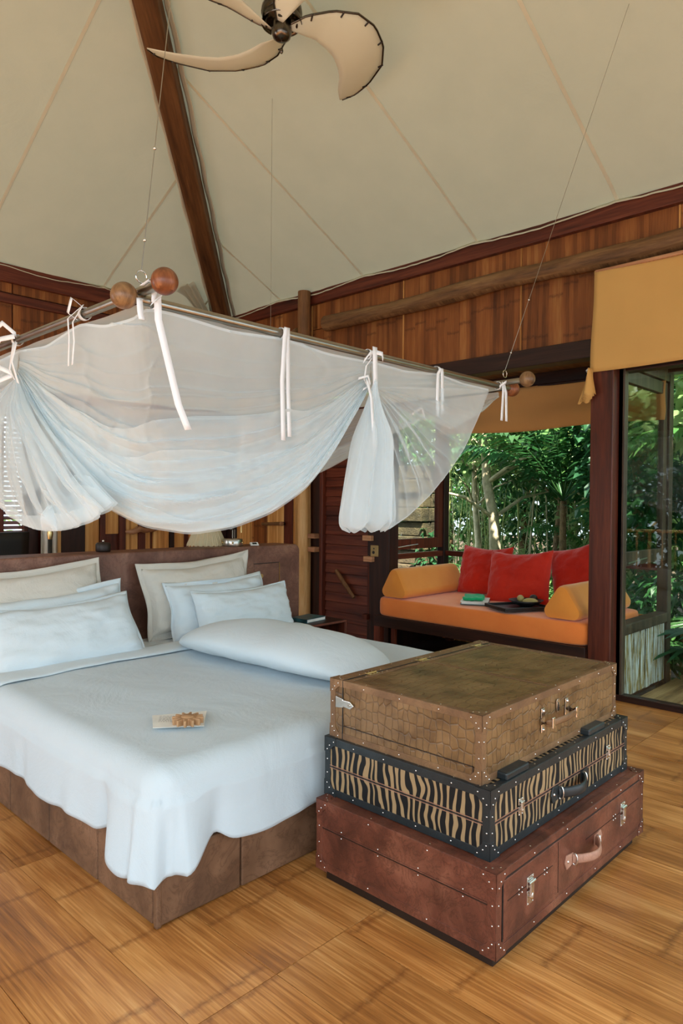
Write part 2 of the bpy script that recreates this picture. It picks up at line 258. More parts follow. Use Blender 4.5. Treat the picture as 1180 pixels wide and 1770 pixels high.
# ------------------------------------------------------------ helpers: mesh builder
class MB:
    def __init__(s): s.v = []; s.f = []; s.sm = []
    def add(s, vs, fs, smooth=False):
        k = len(s.v); s.v += [tuple(v) for v in vs]; s.f += [tuple(i+k for i in f) for f in fs]; s.sm += [smooth]*len(fs); return s
    def box(s, x0, x1, y0, y1, z0, z1, M=None):
        vs = [Vector((x, y, z)) for z in (z0, z1) for y in (y0, y1) for x in (x0, x1)]
        if M: vs = [M @ v for v in vs]
        return s.add(vs, [(0, 2, 3, 1), (4, 5, 7, 6), (0, 1, 5, 4), (2, 6, 7, 3), (0, 4, 6, 2), (1, 3, 7, 5)])
    def tube(s, pts, r, n=10, cap=True, flat=1.0, up=None):
        pts = [Vector(p) for p in pts]; rings = []; rs = r if isinstance(r, (list, tuple)) else [r]*len(pts)
        pn = None
        for i, p in enumerate(pts):
            t = (pts[min(i+1, len(pts)-1)]-pts[max(i-1, 0)]).normalized()
            a = Vector(up) if up else (pn if pn else (Vector((0, 0, 1)) if abs(t.z) < .9 else Vector((1, 0, 0))))
            b = t.cross(a).normalized(); a = b.cross(t).normalized(); pn = a
            rings.append([p + a*cos(2*pi*j/n)*rs[i]*flat + b*sin(2*pi*j/n)*rs[i] for j in range(n)])
        vs = [v for R in rings for v in R]; fs = []
        for i in range(len(pts)-1):
            for j in range(n): fs.append((i*n+j, i*n+(j+1) % n, (i+1)*n+(j+1) % n, (i+1)*n+j))
        s.add(vs, fs, True)
        if cap: s.add(rings[0], [tuple(range(n))[::-1]]); s.add(rings[-1], [tuple(range(n))])
        return s
    def sphere(s, c, r, nu=16, nv=10, sc=(1, 1, 1)):
        c = Vector(c); vs = [c+Vector((0, 0, r*sc[2]))]
        for i in range(1, nv):
            for j in range(nu): a = pi*i/nv; b = 2*pi*j/nu; vs.append(c+Vector((sin(a)*cos(b)*sc[0], sin(a)*sin(b)*sc[1], cos(a)*sc[2]))*r)
        vs.append(c-Vector((0, 0, r*sc[2]))); fs = [(0, 1+j, 1+(j+1) % nu) for j in range(nu)]
        for i in range(nv-2):
            for j in range(nu): fs.append((1+i*nu+j, 1+(i+1)*nu+j, 1+(i+1)*nu+(j+1) % nu, 1+i*nu+(j+1) % nu))
        k = len(vs)-1; fs += [(k, 1+(nv-2)*nu+(j+1) % nu, 1+(nv-2)*nu+j) for j in range(nu)]
        return s.add(vs, fs, True)
    def lathe(s, prof, c=(0, 0, 0), n=24):
        c = Vector(c); vs = [c+Vector((r*cos(2*pi*j/n), r*sin(2*pi*j/n), z)) for r, z in prof for j in range(n)]
        return s.add(vs, [(i*n+j, i*n+(j+1) % n, (i+1)*n+(j+1) % n, (i+1)*n+j) for i in range(len(prof)-1) for j in range(n)], True)
    def grid(s, fn, nu, nv, smooth=True):
        vs = [fn(i/nu, j/nv) for j in range(nv+1) for i in range(nu+1)]
        return s.add(vs, [(j*(nu+1)+i, j*(nu+1)+i+1, (j+1)*(nu+1)+i+1, (j+1)*(nu+1)+i) for j in range(nv) for i in range(nu)], smooth)
    def prism(s, pts, d):
        """closed polygon pts extruded by vector d"""
        n = len(pts); d = Vector(d); a = [Vector(p) for p in pts]; return s.add(a+[p+d for p in a], [tuple(range(n))[::-1], tuple(range(n, 2*n))]+[(i, (i+1) % n, n+(i+1) % n, n+i) for i in range(n)])
    def build(s, name, mat, parent=None, bevel=0, seg=2, solid=0, subsurf=0, loc=None):
        me = bpy.data.meshes.new(name); me.from_pydata([tuple(v) for v in s.v], [], s.f); me.materials.append(MAT[mat] if isinstance(mat, str) else mat)
        me.polygons.foreach_set('use_smooth', s.sm)
        uv = me.uv_layers.new(name='UVMap'); 
        for p in me.polygons:
            n = p.normal; a = (abs(n.x), abs(n.y), abs(n.z)); k = a.index(max(a))
            for li in p.loop_indices:
                v = s.v[me.loops[li].vertex_index]; uv.data[li].uv = (v[1], v[2]) if k == 0 else (v[0], v[2]) if k == 1 else (v[0], v[1])
        if s.sm and not all(s.sm) or bevel:
            pass
        o = bpy.data.objects.new(name, me); C.objects.link(o)
        if parent: o.parent = parent
        if loc: o.location = loc
        if solid: m = o.modifiers.new('s', 'SOLIDIFY'); m.thickness = solid; m.offset = 0
        if subsurf: m = o.modifiers.new('u', 'SUBSURF'); m.levels = m.render_levels = subsurf
        if bevel:
            m = o.modifiers.new('b', 'BEVEL'); m.width = bevel; m.segments = seg; m.limit_method = 'ANGLE'; m.angle_limit = radians(40); m.harden_normals = False
            for p in me.polygons: p.use_smooth = False
        return o
def uvswap(o):   # top faces: run the grain the other way
    for d in o.data.uv_layers[0].data: d.uv = (d.uv[1], d.uv[0])
    return o
def struct(o): o['kind'] = 'structure'; return o
def bx(name, mat, x0, x1, y0, y1, z0, z1, parent=None, bevel=0): return MB().box(x0, x1, y0, y1, z0, z1).build(name, mat, parent, bevel)
def lerp(a, b, t): return a+(b-a)*t
def interp(tab, x):
    if x <= tab[0][0]: return tab[0][1]
    for (a, p), (b, q) in zip(tab, tab[1:]):
        if x <= b: return p+(q-p)*(x-a)/(b-a) if b > a else q
    return tab[-1][1]
def sstep(a, b, x): t = max(0, min(1, (x-a)/(b-a))); return t*t*(3-2*t)
def nz(x, y, z=0): return noise.noise(Vector((x, y, z)))

RX, LY = 5.17, 6.95        # right wall plane (x), left wall plane (y)
ZW = 3.70                  # top of the walls
X0R, Y0R = -2.2, -1.6      # open sides of the pavilion behind the camera

# ============================================================ FLOOR
fl = struct(bx('floor', 'darkrim', X0R, RX+.02, Y0R, LY, -.12, -.022))
random.seed(3)
xs = [1.09+.305*k for k in range(-11, 15)]
for i, x in enumerate(xs):
    xa, xb = max(x, X0R), min(x+.305, RX-.02)
    if xb-xa < .03: continue
    for k in range(-3, 5):
        ya, yb = max(1.6+1.2*k, Y0R), min(1.6+1.2*(k+1), LY)
        if yb-ya < .03: continue
        dz = random.uniform(-.0012, .0012)
        MB().box(xa+.0014, xb-.0014, ya+.0018, yb-.0018, -.022, dz).build('floor_board', 'floor', fl)

# ============================================================ RIGHT WALL (plane x = RX, bamboo panels above the bay)
wr = struct(bx('wall_right', 'redwood', RX+.02, RX+.10, Y0R, LY+.1, 2.68, ZW+.02))
def panel(name, mat, x0, x1, y0, y1, z0, z1, parent): return bx(name, mat, x0, x1, y0, y1, z0, z1, parent, .003)
ys = [6.95, 6.66, 5.42, 4.165, 2.925, 1.69, .45, -.8, -1.6]
for a, b in zip(ys, ys[1:]):
    for z0, z1 in ((2.70, 3.30), (3.30, 3.58)):
        k = .0 if z0 < 3 else (.0 if a > 5.5 else -.0)
        panel('bamboo_panel', 'wall', RX, RX+.02, b+.006, a-.006, z0+.003, z1-.003, wr)
for y in ys[1:-1]: bx('joint_strip', 'goldpanel', RX-.006, RX+.004, y-.006, y+.006, 2.71, 3.57, wr)
bx('top_board', 'redwood_h', RX-.05, RX+.02, Y0R, LY, 3.565, 3.70, wr, .006)
bx('lintel', 'darkwood_h', RX-.05, RX+.10, 2.08, 6.0, 2.575, 2.715, wr, .006)
bx('head_rail', 'darkwood_h', RX-.03, RX+.10, Y0R, 2.08, 2.44, 2.60, wr, .006)
bx('transom_panel', 'redwood', RX+.01, RX+.06, Y0R, 2.08, 2.60, 2.70, wr)
bx('wall_plate', 'darkwood_h', RX+.10, RX+.2, Y0R, LY+.2, 3.5, 3.70, wr)

# long pole under the roof edge, with a slight bow
lb = thing('ceiling_log', 'long rough grey-brown log running along the right wall under the roof edge', 'log', (RX-.08, 2.2, 3.30))
pts = [(0.01*sin(k*.9), -3.7+k*.415, .012*sin(k*1.3)+.005*sin(k*2.9)) for k in range(17)]
MB().tube(pts, [.074+.006*sin(k*1.7) for k in range(17)], 18).build('log_body', 'log_h', lb)
# one log in two colours; light on its lower part is painted in
lp = thing('log_post_top', 'grey-brown upper part of the log post under the roof edge in the far right corner', 'post', (RX-.12, 5.42, 2.72))
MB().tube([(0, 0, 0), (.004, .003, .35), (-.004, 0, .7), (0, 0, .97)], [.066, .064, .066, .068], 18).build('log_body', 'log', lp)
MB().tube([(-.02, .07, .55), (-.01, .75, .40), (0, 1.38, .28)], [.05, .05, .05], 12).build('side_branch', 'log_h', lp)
pp = thing('log_post_lit', 'lower part of the round log post, coloured pale honey as if lit, between the slatted door and the headboard', 'post', (RX-.08, 5.46, 0))
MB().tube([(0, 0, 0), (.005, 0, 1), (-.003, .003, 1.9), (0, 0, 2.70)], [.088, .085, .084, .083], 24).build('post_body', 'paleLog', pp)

# lower part of the right wall, far section (plank door with a peg handle)
wf = struct(bx('wall_far_right', 'redwood', RX+.03, RX+.1, 5.24, LY+.1, 0, 2.70))
for y0, y1, m in ((6.72, 6.94, 'darkwood'), (6.43, 6.71, 'goldpanel'), (6.15, 6.425, 'wall'), (5.86, 6.145, 'goldpanel'), (5.71, 5.855, 'redwood'), (5.545, 5.70, 'goldpanel')):
    panel('wall_plank', m, RX, RX+.03, y0, y1, .01, 2.69, wf)
ph = thing('peg_handle', 'dark round wooden peg handle on the honey plank panel right of the headboard', 'handle', (RX, 5.85, 1.215))
MB().tube([(0, 0, 0), (-.07, 0, 0)], .02, 14).build('stem', 'darkwood', ph)
MB().tube([(-.07, .30, -.012), (-.07, 0, 0), (-.07, -.03, .001)], [.018, .020, .021], 14).build('grip', 'log_h', ph)
MB().tube([(-.072, -.028, .0), (-.072, -.05, .0)], [.026, .024], 14).build('knob_end', 'pegwood', ph)

# ============================================================ SLATTED DOOR
dr = struct(thing('door_1', 'dark reddish door of wide horizontal slats', None, (RX, 4.56, 0)))
MB().box(.05, .08, 0, .66, 0, 2.55).build('door_back', 'darkwood', dr)
random.seed(5)
zz = .02
while zz < 2.5:
    h = .100
    M = Matrix.Translation((.03, .33, zz+h/2)) @ Matrix.Rotation(radians(9), 4, 'Y')
    MB().box(-.011, .011, -.318, .318, -h/2-.002, h/2-.004, M).build('door_slat', 'redwood_h', dr, .003)
    zz += h
bx('door_stile', 'redwood', -.03, .05, .655, .70, 0, 2.56, dr, .008)
bx('door_stile', 'darkwood', -.01, .05, -.02, .03, 0, 2.56, dr, .004)
MB().tube([(-.03, .445, .755), (-.034, .325, .63), (-.03, .19, .495)], [.016, .019, .016], 12, flat=1.3).build('door_pull', 'log', dr)
MB().box(-.015, .0, -.0, .02, .28, .86).build('pull_rail', 'redwood', dr)
struct(bx('trim_1', 'darkwood', RX+.0, RX+.08, 5.255, 5.40, 0, 2.575))
struct(bx('trim_2', 'darkwood', RX-.04, RX+.10, 4.285, 4.54, 0, 2.575, None, .004))
for y, z in ((5.33, 1.098), (5.33, .955), (4.54, 1.108), (4.525, .902), (4.56, .33)):
    t = thing('wooden_peg', '', 'peg', (RX-.045, y, z), 0, 'square pegs beside the slatted door')
    lab = {1.098: 'square pale wooden peg beside the slatted door, upper one at its left', .955: 'square pale wooden peg beside the slatted door, lower one at its left', 1.108: 'square pale wooden peg above the brass socket plate', .902: 'square pale wooden peg below the brass socket plate', .33: 'small brown wooden peg low down beside the daybed leg'}[z]
    t['label'] = lab
    s = .6 if z < .5 else 1
    MB().box(-.04, .06, -.055*s, .055*s, -.026, .026).build('peg_body', 'pegwood' if z > .5 else 'redwood', t, .004)
so = thing('socket_plate', 'small brass socket plate with two dark holes on the dark post beside the slatted door', 'socket', (RX-.042, 4.465, .985))
MB().box(-.008, 0, -.05, .05, -.055, .055).build('plate', 'brass', so, .002)
MB().tube([(-.0085, .01, -.016), (-.010, .01, -.016)], .016, 14).build('socket_hole', 'black', so)
MB().tube([(-.0085, .005, .022), (-.010, .005, .022)], .008, 10).build('socket_hole', 'black', so)

# ============================================================ LEFT WALL (plane y = LY, behind the headboard)
wl = struct(bx('wall_left', 'redwood', -2.3, 1.55, LY, LY+.08, 0, ZW+.02))
MB().box(1.55, RX+.1, LY, LY+.08, 2.3, ZW+.02).box(2.88, RX+.1, LY, LY+.08, 0, 2.3).box(1.55, 2.88, LY, LY+.08, 0, .5).build('wall_boarding', 'redwood', wl)
x = -2.2; 
for x0, x1 in ((-2.2, -.96), (-.96, .28), (.28, 1.33), (1.33, 2.63), (2.63, 3.88), (3.88, 5.12)):
    for z0, z1 in ((2.40, 3.36), (3.44, 3.56)):
        panel('bamboo_panel', 'wall', x0+.006, x1-.006, LY-.02, LY, z0, z1, wl)
bx('top_board', 'redwood_h', -2.2, RX, LY-.06, LY, 3.53, 3.70, wl, .006)
bx('mid_rail', 'redwood_h', -2.2, RX, LY-.05, LY, 3.335, 3.42, wl, .006)
bx('lower_rail', 'redwood_h', -2.2, RX, LY-.05, LY, 2.30, 2.42, wl, .006)
# lower zone: dark boarding with pale bamboo panels of unlike height
for x0, x1, z0, z1 in ((3.36, 3.515, .3, 2.2), (3.585, 3.735, 1.10, 2.2), (3.82, 3.965, .5, 2.2), (4.06, 4.12, .6, 1.15), (4.16, 4.36, .9, 2.2), (4.43, 4.56, .9, 1.145), (4.62, 4.80, .4, 2.2), (4.86, 5.0, .4, 2.2)):
    panel('pale_panel', 'goldpanel', x0, x1, LY-.03, LY, z0, z1, wl)
for x0, x1, m in ((3.10, 3.355, 'darkwood'), (3.52, 3.58, 'redwood'), (3.74, 3.815, 'redwood'), (3.97, 4.055, 'redwood'), (4.37, 4.425, 'darkwood'), (4.565, 4.615, 'redwood'), (4.805, 4.855, 'redwood'), (5.005, 5.16, 'darkwood')):
    panel('dark_stud', m, x0, x1, LY-.045, LY, .01, 2.29, wl)
panel('orange_post', 'paleLog', 3.035, 3.085, LY-.08, LY, .01, 2.29, wl)
panel('dark_post', 'darkwood', 2.775, 2.87, LY-.05, LY+.02, .01, 2.29, wl)
# louvred window
wn = struct(thing('window_1', 'louvred window', None, (1.55, LY, .5)))
for x0, x1 in ((.0, .05), (.47, .53), (.94, 1.0), (1.19, 1.23)): bx('window_frame', 'redwood', x0, x1, -.03, .03, 0, 1.8, wn)
for k in range(38):
    for x0, x1 in ((.05, .47), (.53, .94), (1.0, 1.19)):
        M = Matrix.Translation(((x0+x1)/2, 0, .03+k*.047)) @ Matrix.Rotation(radians(38), 4, 'X')
        MB().box(-(x1-x0)/2, (x1-x0)/2, -.022, .022, -.004, .004, M).build('louvre', 'redwood_h', wn)
cu = thing('curtain', 'grey-beige curtain hanging behind the headboard beside the louvred window', 'curtain', (2.95, LY-.14, 0))
MB().grid(lambda u, v: (-.10+.17*u+.01*sin(v*3), .022*sin(u*14), .15+2.15*v), 30, 8).build('curtain_cloth', 'cream', cu, solid=.004)
# dark chair-back-like slab in front of the louvres
dk = thing('dark_panel', 'tall black upholstered slab standing before the louvred window at the left edge', 'panel', (2.16, 6.3, 0))
MB().grid(lambda u, v: (-.45+.83*u-.03*(1-v)*u, .03-.04*sin(u*pi), .35+.82*v), 10, 10).build('slab', 'black', dk, solid=.05)
MB().box(-.42, .34, -.03, .06, 0, .36).build('slab_base', 'black', dk, .01)
wk = thing('driftwood_hook', 'gnarled driftwood door handle on the boards behind the headboard', 'handle', (3.86, LY-.05, 1.13))
MB().tube([(-.05, -.0, -.01), (-.0, -.05, -.012), (.08, -.07, .02), (.14, -.07, .0), (.26, -.06, .012), (.36, -.05, .03)], [.014, .03, .034, .026, .026, .012], 10).build('handle_wood', 'pegwood', wk)
MB().tube([(.06, -.07, .0), (.03, -.08, .05)], [.02, .006], 8).build('twig', 'pegwood', wk)

# open sides behind the camera: posts and beams only
for nm, x0, x1, y0, y1 in (('wall_camera_left', X0R-.1, X0R, Y0R, LY), ('wall_back', X0R, RX, Y0R-.1, Y0R)):
    o = struct(bx(nm, 'redwood', x0, x1, y0, y1, 2.75, ZW))
for x, y in ((X0R-.05, 5.6), (X0R-.05, -.2), (.2, Y0R-.05), (3.6, Y0R-.05), (X0R-.05, Y0R-.05)):
    t = struct(bx('trim_3', 'redwood', x-.07, x+.07, y-.07, y+.07, 0, 2.75))

# ============================================================ ROOF: canvas on a hip frame
S = .5
RIDX = 1.49; RIDZ = ZW+S*(RX-RIDX)
ce = bpy.data.objects.new('ceiling', None); C.objects.link(ce); ce['kind'] = 'structure'
def sagR(y, d):   # canvas pulled between seams and scalloped along the wall
    k = (y-2.12)/1.27; f = abs(sin(pi*k)); return -.035*f*(1-sstep(0, .9, d))*1.0 - .05*sin(pi*min(1, max(0, (y+1.6)/8.5)))*sstep(0, 1.6, d)*.4
def wrink(a, d): return .010*nz(a*2.2, d*5, 3)*(1-sstep(.1, 1.3, d)) + .006*nz(a*9, d*14, 7)*(1-sstep(0, .5, d))
hipd = RX-RIDX
def roofR(u, v):
    d = hipd*v; yt = LY-d; y = lerp(Y0R-.1, yt, u); x = RX-.02-d
    e = min(1, (yt-y)/.9)   # tension towards the hip rafter
    return (x, y, ZW+.015+S*d+sagR(y, d)+wrink(y, d)-.05*(1-e)**2*(1-v)+.03*(1-e)**3)
MB().grid(roofR, 150, 60).build('roof_cloth_right', 'canvas', ce)
def roofL(u, v):
    d = hipd*v; xt = RX-d; x = lerp(X0R-.1, xt, u) if v < 1 else lerp(X0R-.1, xt, u); y = LY-.02-d; e = min(1, (xt-x)/.9)
    k = (x-2.3)/1.25
    return (x, y, ZW+.015+S*d-.035*abs(sin(pi*k))*(1-sstep(0, .9, d))+wrink(x+20, d)-.05*(1-e)**2*(1-v)+.03*(1-e)**3)
MB().grid(roofL, 150, 60).build('roof_cloth_left', 'canvas', ce)
# camera-left and back slopes close the roof
MB().add([(X0R-.1, LY-hipd*0, ZW), (X0R-.1, Y0R-.1, ZW), (RIDX, Y0R-.1, RIDZ), (RIDX, LY-hipd, RIDZ), (X0R-.1, LY-hipd, RIDZ-.0)], [(1, 0, 3, 2)]).build('roof_cloth_back', 'canvas', ce)
MB().add([(X0R-.1, Y0R-.1, ZW), (RX, Y0R-.1, ZW), (RIDX, Y0R-.1, RIDZ)], [(0, 1, 2)]).build('roof_cloth_gable', 'canvas', ce)
def seam(fn, a0, b0, a1, b1, w):   # flat felled seam lying just under the cloth
    def g(u, v):
        a, b = lerp(a0, a1, v), lerp(b0, b1, v); p = fn(a, b); return (p[0], p[1], p[2]-.004)
    return g
for y in (5.9, 4.66, 3.33, 2.12, .85):
    dmax = min(hipd, LY-y-.12)
    def g(u, v, y=y, dmax=dmax):
        d = dmax*v; yy = y+(u-.5)*.026; yt = LY-d; uu = (yy-(Y0R-.1))/(yt-(Y0R-.1)); p = roofR(uu, d/hipd); return (p[0], p[1], p[2]-.007)
    MB().grid(g, 1, 40).build('roof_seam', 'canvas_seam', ce)
for x in (4.75, 3.55, 2.3, 1.05):
    dmax = min(hipd, RX-x-.12)
    def g(u, v, x=x, dmax=dmax):
        d = dmax*v; xx = x+(u-.5)*.026; xt = RX-d; uu = (xx-(X0R-.1))/(xt-(X0R-.1)); p = roofL(uu, d/hipd); return (p[0], p[1], p[2]-.007)
    MB().grid(g, 1, 40).build('roof_seam', 'canvas_seam', ce)
# rope-edged hem along both wall tops
def hemR(u, v): p = roofR(u, 0); return (p[0]-.045+.03*v, p[1], p[2]+.005-.03*(1-v)+.001*sin(u*400))
MB().grid(hemR, 240, 2).build('roof_hem', 'canvas_seam', ce, solid=.004)
def hemL(u, v): p = roofL(u, 0); return (p[0], p[1]-.045+.03*v, p[2]+.005-.03*(1-v)+.001*sin(u*380))
MB().grid(hemL, 240, 2).build('roof_hem', 'canvas_seam', ce, solid=.004)
# canvas strips either side of the hip rafter
def hip_pt(t, off, dz): return Vector((RX-.05-t-off*.7071, LY-.05-t+off*.7071, ZW+S*t+dz))
for sgn in (-1, 1):
    def g(u, v, sgn=sgn):
        t = .05+3.55*v; return hip_pt(t, sgn*(.10+.045*u+.006*sin(v*60)), -.05-.025*u+.01*nz(v*9, u))
    MB().grid(g, 3, 60).build('rafter_flap', 'canvas_seam', ce, solid=.003)
raf = struct(thing('trim_4', 'old rough-sawn brown hip rafter', None))
ax = (hip_pt(3.6, 0, 0)-hip_pt(0, 0, 0)); L = ax.length; ax.normalize(); side = Vector((-.7071, .7071, 0)); upv = ax.cross(side)*-1
if upv.z < 0: upv = -upv
R4 = Matrix(((side.x, ax.x, upv.x, 0), (side.y, ax.y, upv.y, 0), (side.z, ax.z, upv.z, 0), (0, 0, 0, 1)))
mb = MB()
def raff(u, v):
    a = 2*pi*u; sx, sz = max(-1, min(1, 1.35*cos(a))), max(-1, min(1, 1.35*sin(a)))
    p = Vector((sx*.088+.003*nz(v*8, sx*2), v*L, -.115+sz*.085+.004*nz(v*9, sz*2, 4))); return tuple(hip_pt(0, 0, 0)+(R4.to_3x3() @ p))
o = MB().grid(raff, 24, 60).build('rafter_beam', 'rafter', raf)
for p in o.data.polygons:
    for li in p.loop_indices:
        vi = o.data.loops[li].vertex_index; o.data.uv_layers[0].data[li].uv = ((vi % 25)/25*.6, (vi//25)/60*L)
# gathered canvas folds where the rafter meets the wall corner
def gath(u, v):
    t = .12+.42*v; return hip_pt(t, (.16+.16*u)*(.6+.8*v)+.0, -.10-.10*(1-v)*(1-u*.3)+.028*sin(u*16)*(1-v*.5))
MB().grid(gath, 30, 12).build('roof_gather', 'canvas', ce, solid=.003)

# ============================================================ CEILING FAN (at rest)
fan = thing('ceiling_fan', 'dark bronze ceiling fan with four curved pale cloth blades under the canvas roof', 'ceiling fan', (2.64, 3.04, 4.18))
ztop = ZW+S*(RX-2.64)-4.18
MB().tube([(0, 0, .12), (0, 0, ztop+.05)], .014, 12).build('downrod', 'bronze', fan)
MB().lathe([(0, .17), (.05, .165), (.09, .13), (.115, .10), (.118, .07), (.10, .045), (.06, .03), (.055, .025)], n=32).build('motor_housing', 'bronze', fan)
MB().lathe([(.055, .03), (.058, .0), (.058, -.04), (.05, -.065), (.03, -.08), (0, -.085)], n=28).build('switch_cap', 'bronze', fan)
MB().tube([(0, -.0, -.085), (0, 0, -.13)], .0015, 6).build('pull_chain', 'silver', fan)
MB().sphere((0, 0, -.14), .011, 10, 8, (1, 1, 1.6)).build('pull_bead', 'bronze', fan)
outer = [(.06, -70, .0), (.15, -60, .04), (.30, -45, .10), (.445, -39, .12), (.568, -30, .12), (.69, -18, .12), (.804, -6, .12), (.90, 7, .12), (.94, 15, .105), (.93, 21, .085)]
inner = [(.06, -35, -.02), (.15, -14, 0), (.234, -9, .02), (.33, -5, .02), (.42, -1, .02), (.52, 5, .02), (.62, 11, .03), (.73, 17, .04), (.83, 20, .06), (.925, 22, .083)]
def pol(r, a, z=0): return Vector((r*cos(radians(a)), r*sin(radians(a)), z))
for q in range(4):
    rz = Matrix.Rotation(radians(90*q+1), 4, 'Z')
    n = len(outer)-1
    def bl(u, v):
        f = v*n; i = min(int(f), n-1); t = f-i; a = pol(*outer[i]).lerp(pol(*outer[i+1]), t); b = pol(*inner[i]).lerp(pol(*inner[i+1]), t)
        p = a.lerp(b, u); p.z -= .02*sin(pi*u)*sin(pi*v); return rz @ p
    b = MB().grid(bl, 6, 30).build('fan_blade', 'fan', fan, solid=.003)
    e = [bl(0, k/30)+Vector((0, 0, -.003)) for k in range(31)]
    MB().tube(e, .0065, 8).build('blade_rib', 'bronze', b)
    for k in range(4, 29, 4):
        p, d = bl(0, k/30), (bl(.12, k/30)-bl(0, k/30)).normalized()
        MB().tube([p-d*.006+Vector((0, 0, -.007)), p+d*.03+Vector((0, 0, -.007))], .005, 6).build('lashing', 'darkrim', b)
    arm = rz @ pol(.09, -45); tip = bl(.4, .04)
    MB().tube([rz @ Vector((.07*cos(-.8), .07*sin(-.8), .06)), arm+Vector((0, 0, .02)), tip+Vector((0, 0, -.006))], [.016, .018, .012], 8, flat=.5).build('blade_arm', 'bronze', fan)
    MB().grid(lambda u, v: rz @ Vector(((.085+.03*v)*cos(radians(-100+70*u)), (.085+.03*v)*sin(radians(-100+70*u)), .10-.09*v*v)), 10, 4).build('blade_cup', 'bronze', fan, solid=.004)

# ============================================================ BAY WITH DAYBED: posts, side windows, roof, blinds
BX = 6.22; BY0, BY1 = 2.12, 4.40     # bay depth and its two sides
struct(bx('trim_5', 'redwood', 5.02, 5.135, 2.085, 2.255, 0, 2.575, None, .006))      # tall red-brown post
struct(bx('trim_6', 'darkwood', 5.135, 5.22, 2.06, 2.13, -.02, 2.60))
so_ = bpy.data.objects.new('ceiling_bay', None); C.objects.link(so_)
so_['kind'] = 'structure'
for k in range(20):
    y0 = BY0-.25+k*.137; bx('soffit_plank', 'log_h', RX+.10, BX+.5, y0, y0+.133, 2.715, 2.735, so_)
bx('back_beam', 'darkwood_h', BX-.10, BX+.04, BY0-.3, BY1+.2, 2.57, 2.715, so_, .004)
bx('side_beam', 'greywood', RX+.10, BX+.04, BY0-.04, BY0+.04, 2.50, 2.715, so_, .004)
bx('side_beam', 'darkwood', RX+.10, BX+.04, BY1-.02, BY1+.06, 2.50, 2.715, so_, .004)
bx('eave_board', 'greywood', RX+.1, BX+.7, BY0-.32, BY0-.04, 2.66, 2.71, so_)
# corner posts of the bay
for y, m in ((BY0, 'greywood'), (BY1+.03, 'darkwood')):
    struct(bx('trim_7', m, BX-.05, BX+.04, y-.045, y+.045, -.3, 2.6, None, .004))
def side_window(name, y, m, z0, z1):
    w = struct(bpy.data.objects.new(name, None)); C.objects.link(w); w.location = (RX+.06, y, 0)
    L = BX-.05-(RX+.06)
    bx('window_frame', m, 0, .075, -.025, .025, z0, z1, w, .003); bx('window_frame', m, L-.085, L, -.025, .025, z0, z1, w, .003)
    bx('window_frame', m, .075, L-.085, -.025, .025, z1-.10, z1, w, .003); bx('window_frame', m, .075, L-.085, -.025, .025, z0, z0+.105, w, .003)
    bx('window_pane', 'glass', .075, L-.085, -.004, .004, z0+.105, z1-.10, w)
    MB().tube([(.12, .0 if y > 3 else -.03, z0+.02), (.2, -.03, z0+.025), (.5, -.03, z0+.045)], .006, 8).build('window_stay', 'steel', w)
    return w
side_window('window_2', BY0, 'greywood', .985, 2.49)
side_window('window_3', BY1+.03, 'redwood', .985, 2.49)
struct(bx('trim_8', 'redwood_h', RX+.1, BX, BY1+.0, BY1+.06, .89, .945, None, .003))
struct(bx('trim_9', 'redwood_h', BX-.02, BX+.03, BY0, BY1, .89, .945, None, .003))
# weathered side wall under the seat: top rail and narrow boards
sw = struct(bpy.data.objects.new('wall_bay_side', None)); C.objects.link(sw)
bx('top_rail', 'greywood', RX+.02, BX-.02, BY0-.05, BY0+.06, .46, .545, sw, .01)
random.seed(11); x = RX+.05
while x < BX-.09:
    w = random.uniform(.05, .105); w = min(w, BX-.07-x); bx('weathered_board', 'peel', x, x+w-.005, BY0-.03+random.uniform(-.006, .006), BY0, -.02, .465, sw, .003); x += w
bx('inner_lining', 'goldpanel', RX+.02, BX-.02, BY0+.0, BY0+.02, 0, .46, sw)
sw2 = struct(bpy.data.objects.new('wall_bay_back', None)); C.objects.link(sw2)
bx('lining_board', 'goldpanel', BX-.05, BX-.02, BY0, BY1, -.02, .5, sw2); bx('lining_board', 'darkwood', RX+.1, BX-.02, BY1+.02, BY1+.05, -.02, .5, sw2)
bx('bay_floor', 'darkwood', RX+.0, BX, BY0, BY1+.1, -.06, -.0, sw2)
# blinds
b1 = thing('rolled_blind', 'large ochre cloth blind hanging over the glass at the right edge', 'blind', (4.965, 1.2, 2.443))
def bl1(u, v): return (.012*sin(u*9+v*2)+.02*(1-v), -1.1+2.104*u+.043*(1-v)*u+.004*sin(v*7), .72*v+.010*sin(u*5)*(1-v))
MB().grid(bl1, 60, 20).build('blind_cloth', 'blind', b1, solid=.004)
MB().tube([(0, -1.1, .715), (0, 1.0, .715)], .015, 10).build('head_rail', 'pegwood', b1)
ct = thing('blind_tie', 'bunched ochre cloth tie hanging below the left corner of the large blind', 'tie', (4.975, 2.215, 2.46))
for k in range(4):
    MB().grid(lambda u, v: (.012*k-.02+.012*sin(u*6+k), .02+.035*k*.6*(1-v)+(u-.5)*(.02+.075*(1-v)), -.20*(1-v)-.015*k*(1-v)+.01*sin(u*9+k)*(1-v)), 10, 10).build('cloth_fold', 'blind', ct, solid=.003)
MB().tube([(-.01, .03, .0), (-.01, .05, -.015), (-.01, .035, -.03)], .008, 8).build('cord_knot', 'steel', ct)
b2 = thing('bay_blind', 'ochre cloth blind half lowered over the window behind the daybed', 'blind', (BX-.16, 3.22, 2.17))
MB().grid(lambda u, v: (.02*sin(u*13+v*3)*(1-v*.6)+.012*sin(u*5+v*9), -1.14+2.30*u, .41*v+.012*sin(u*8)*(1-v)), 60, 14).build('blind_cloth', 'blind2', b2, solid=.004)
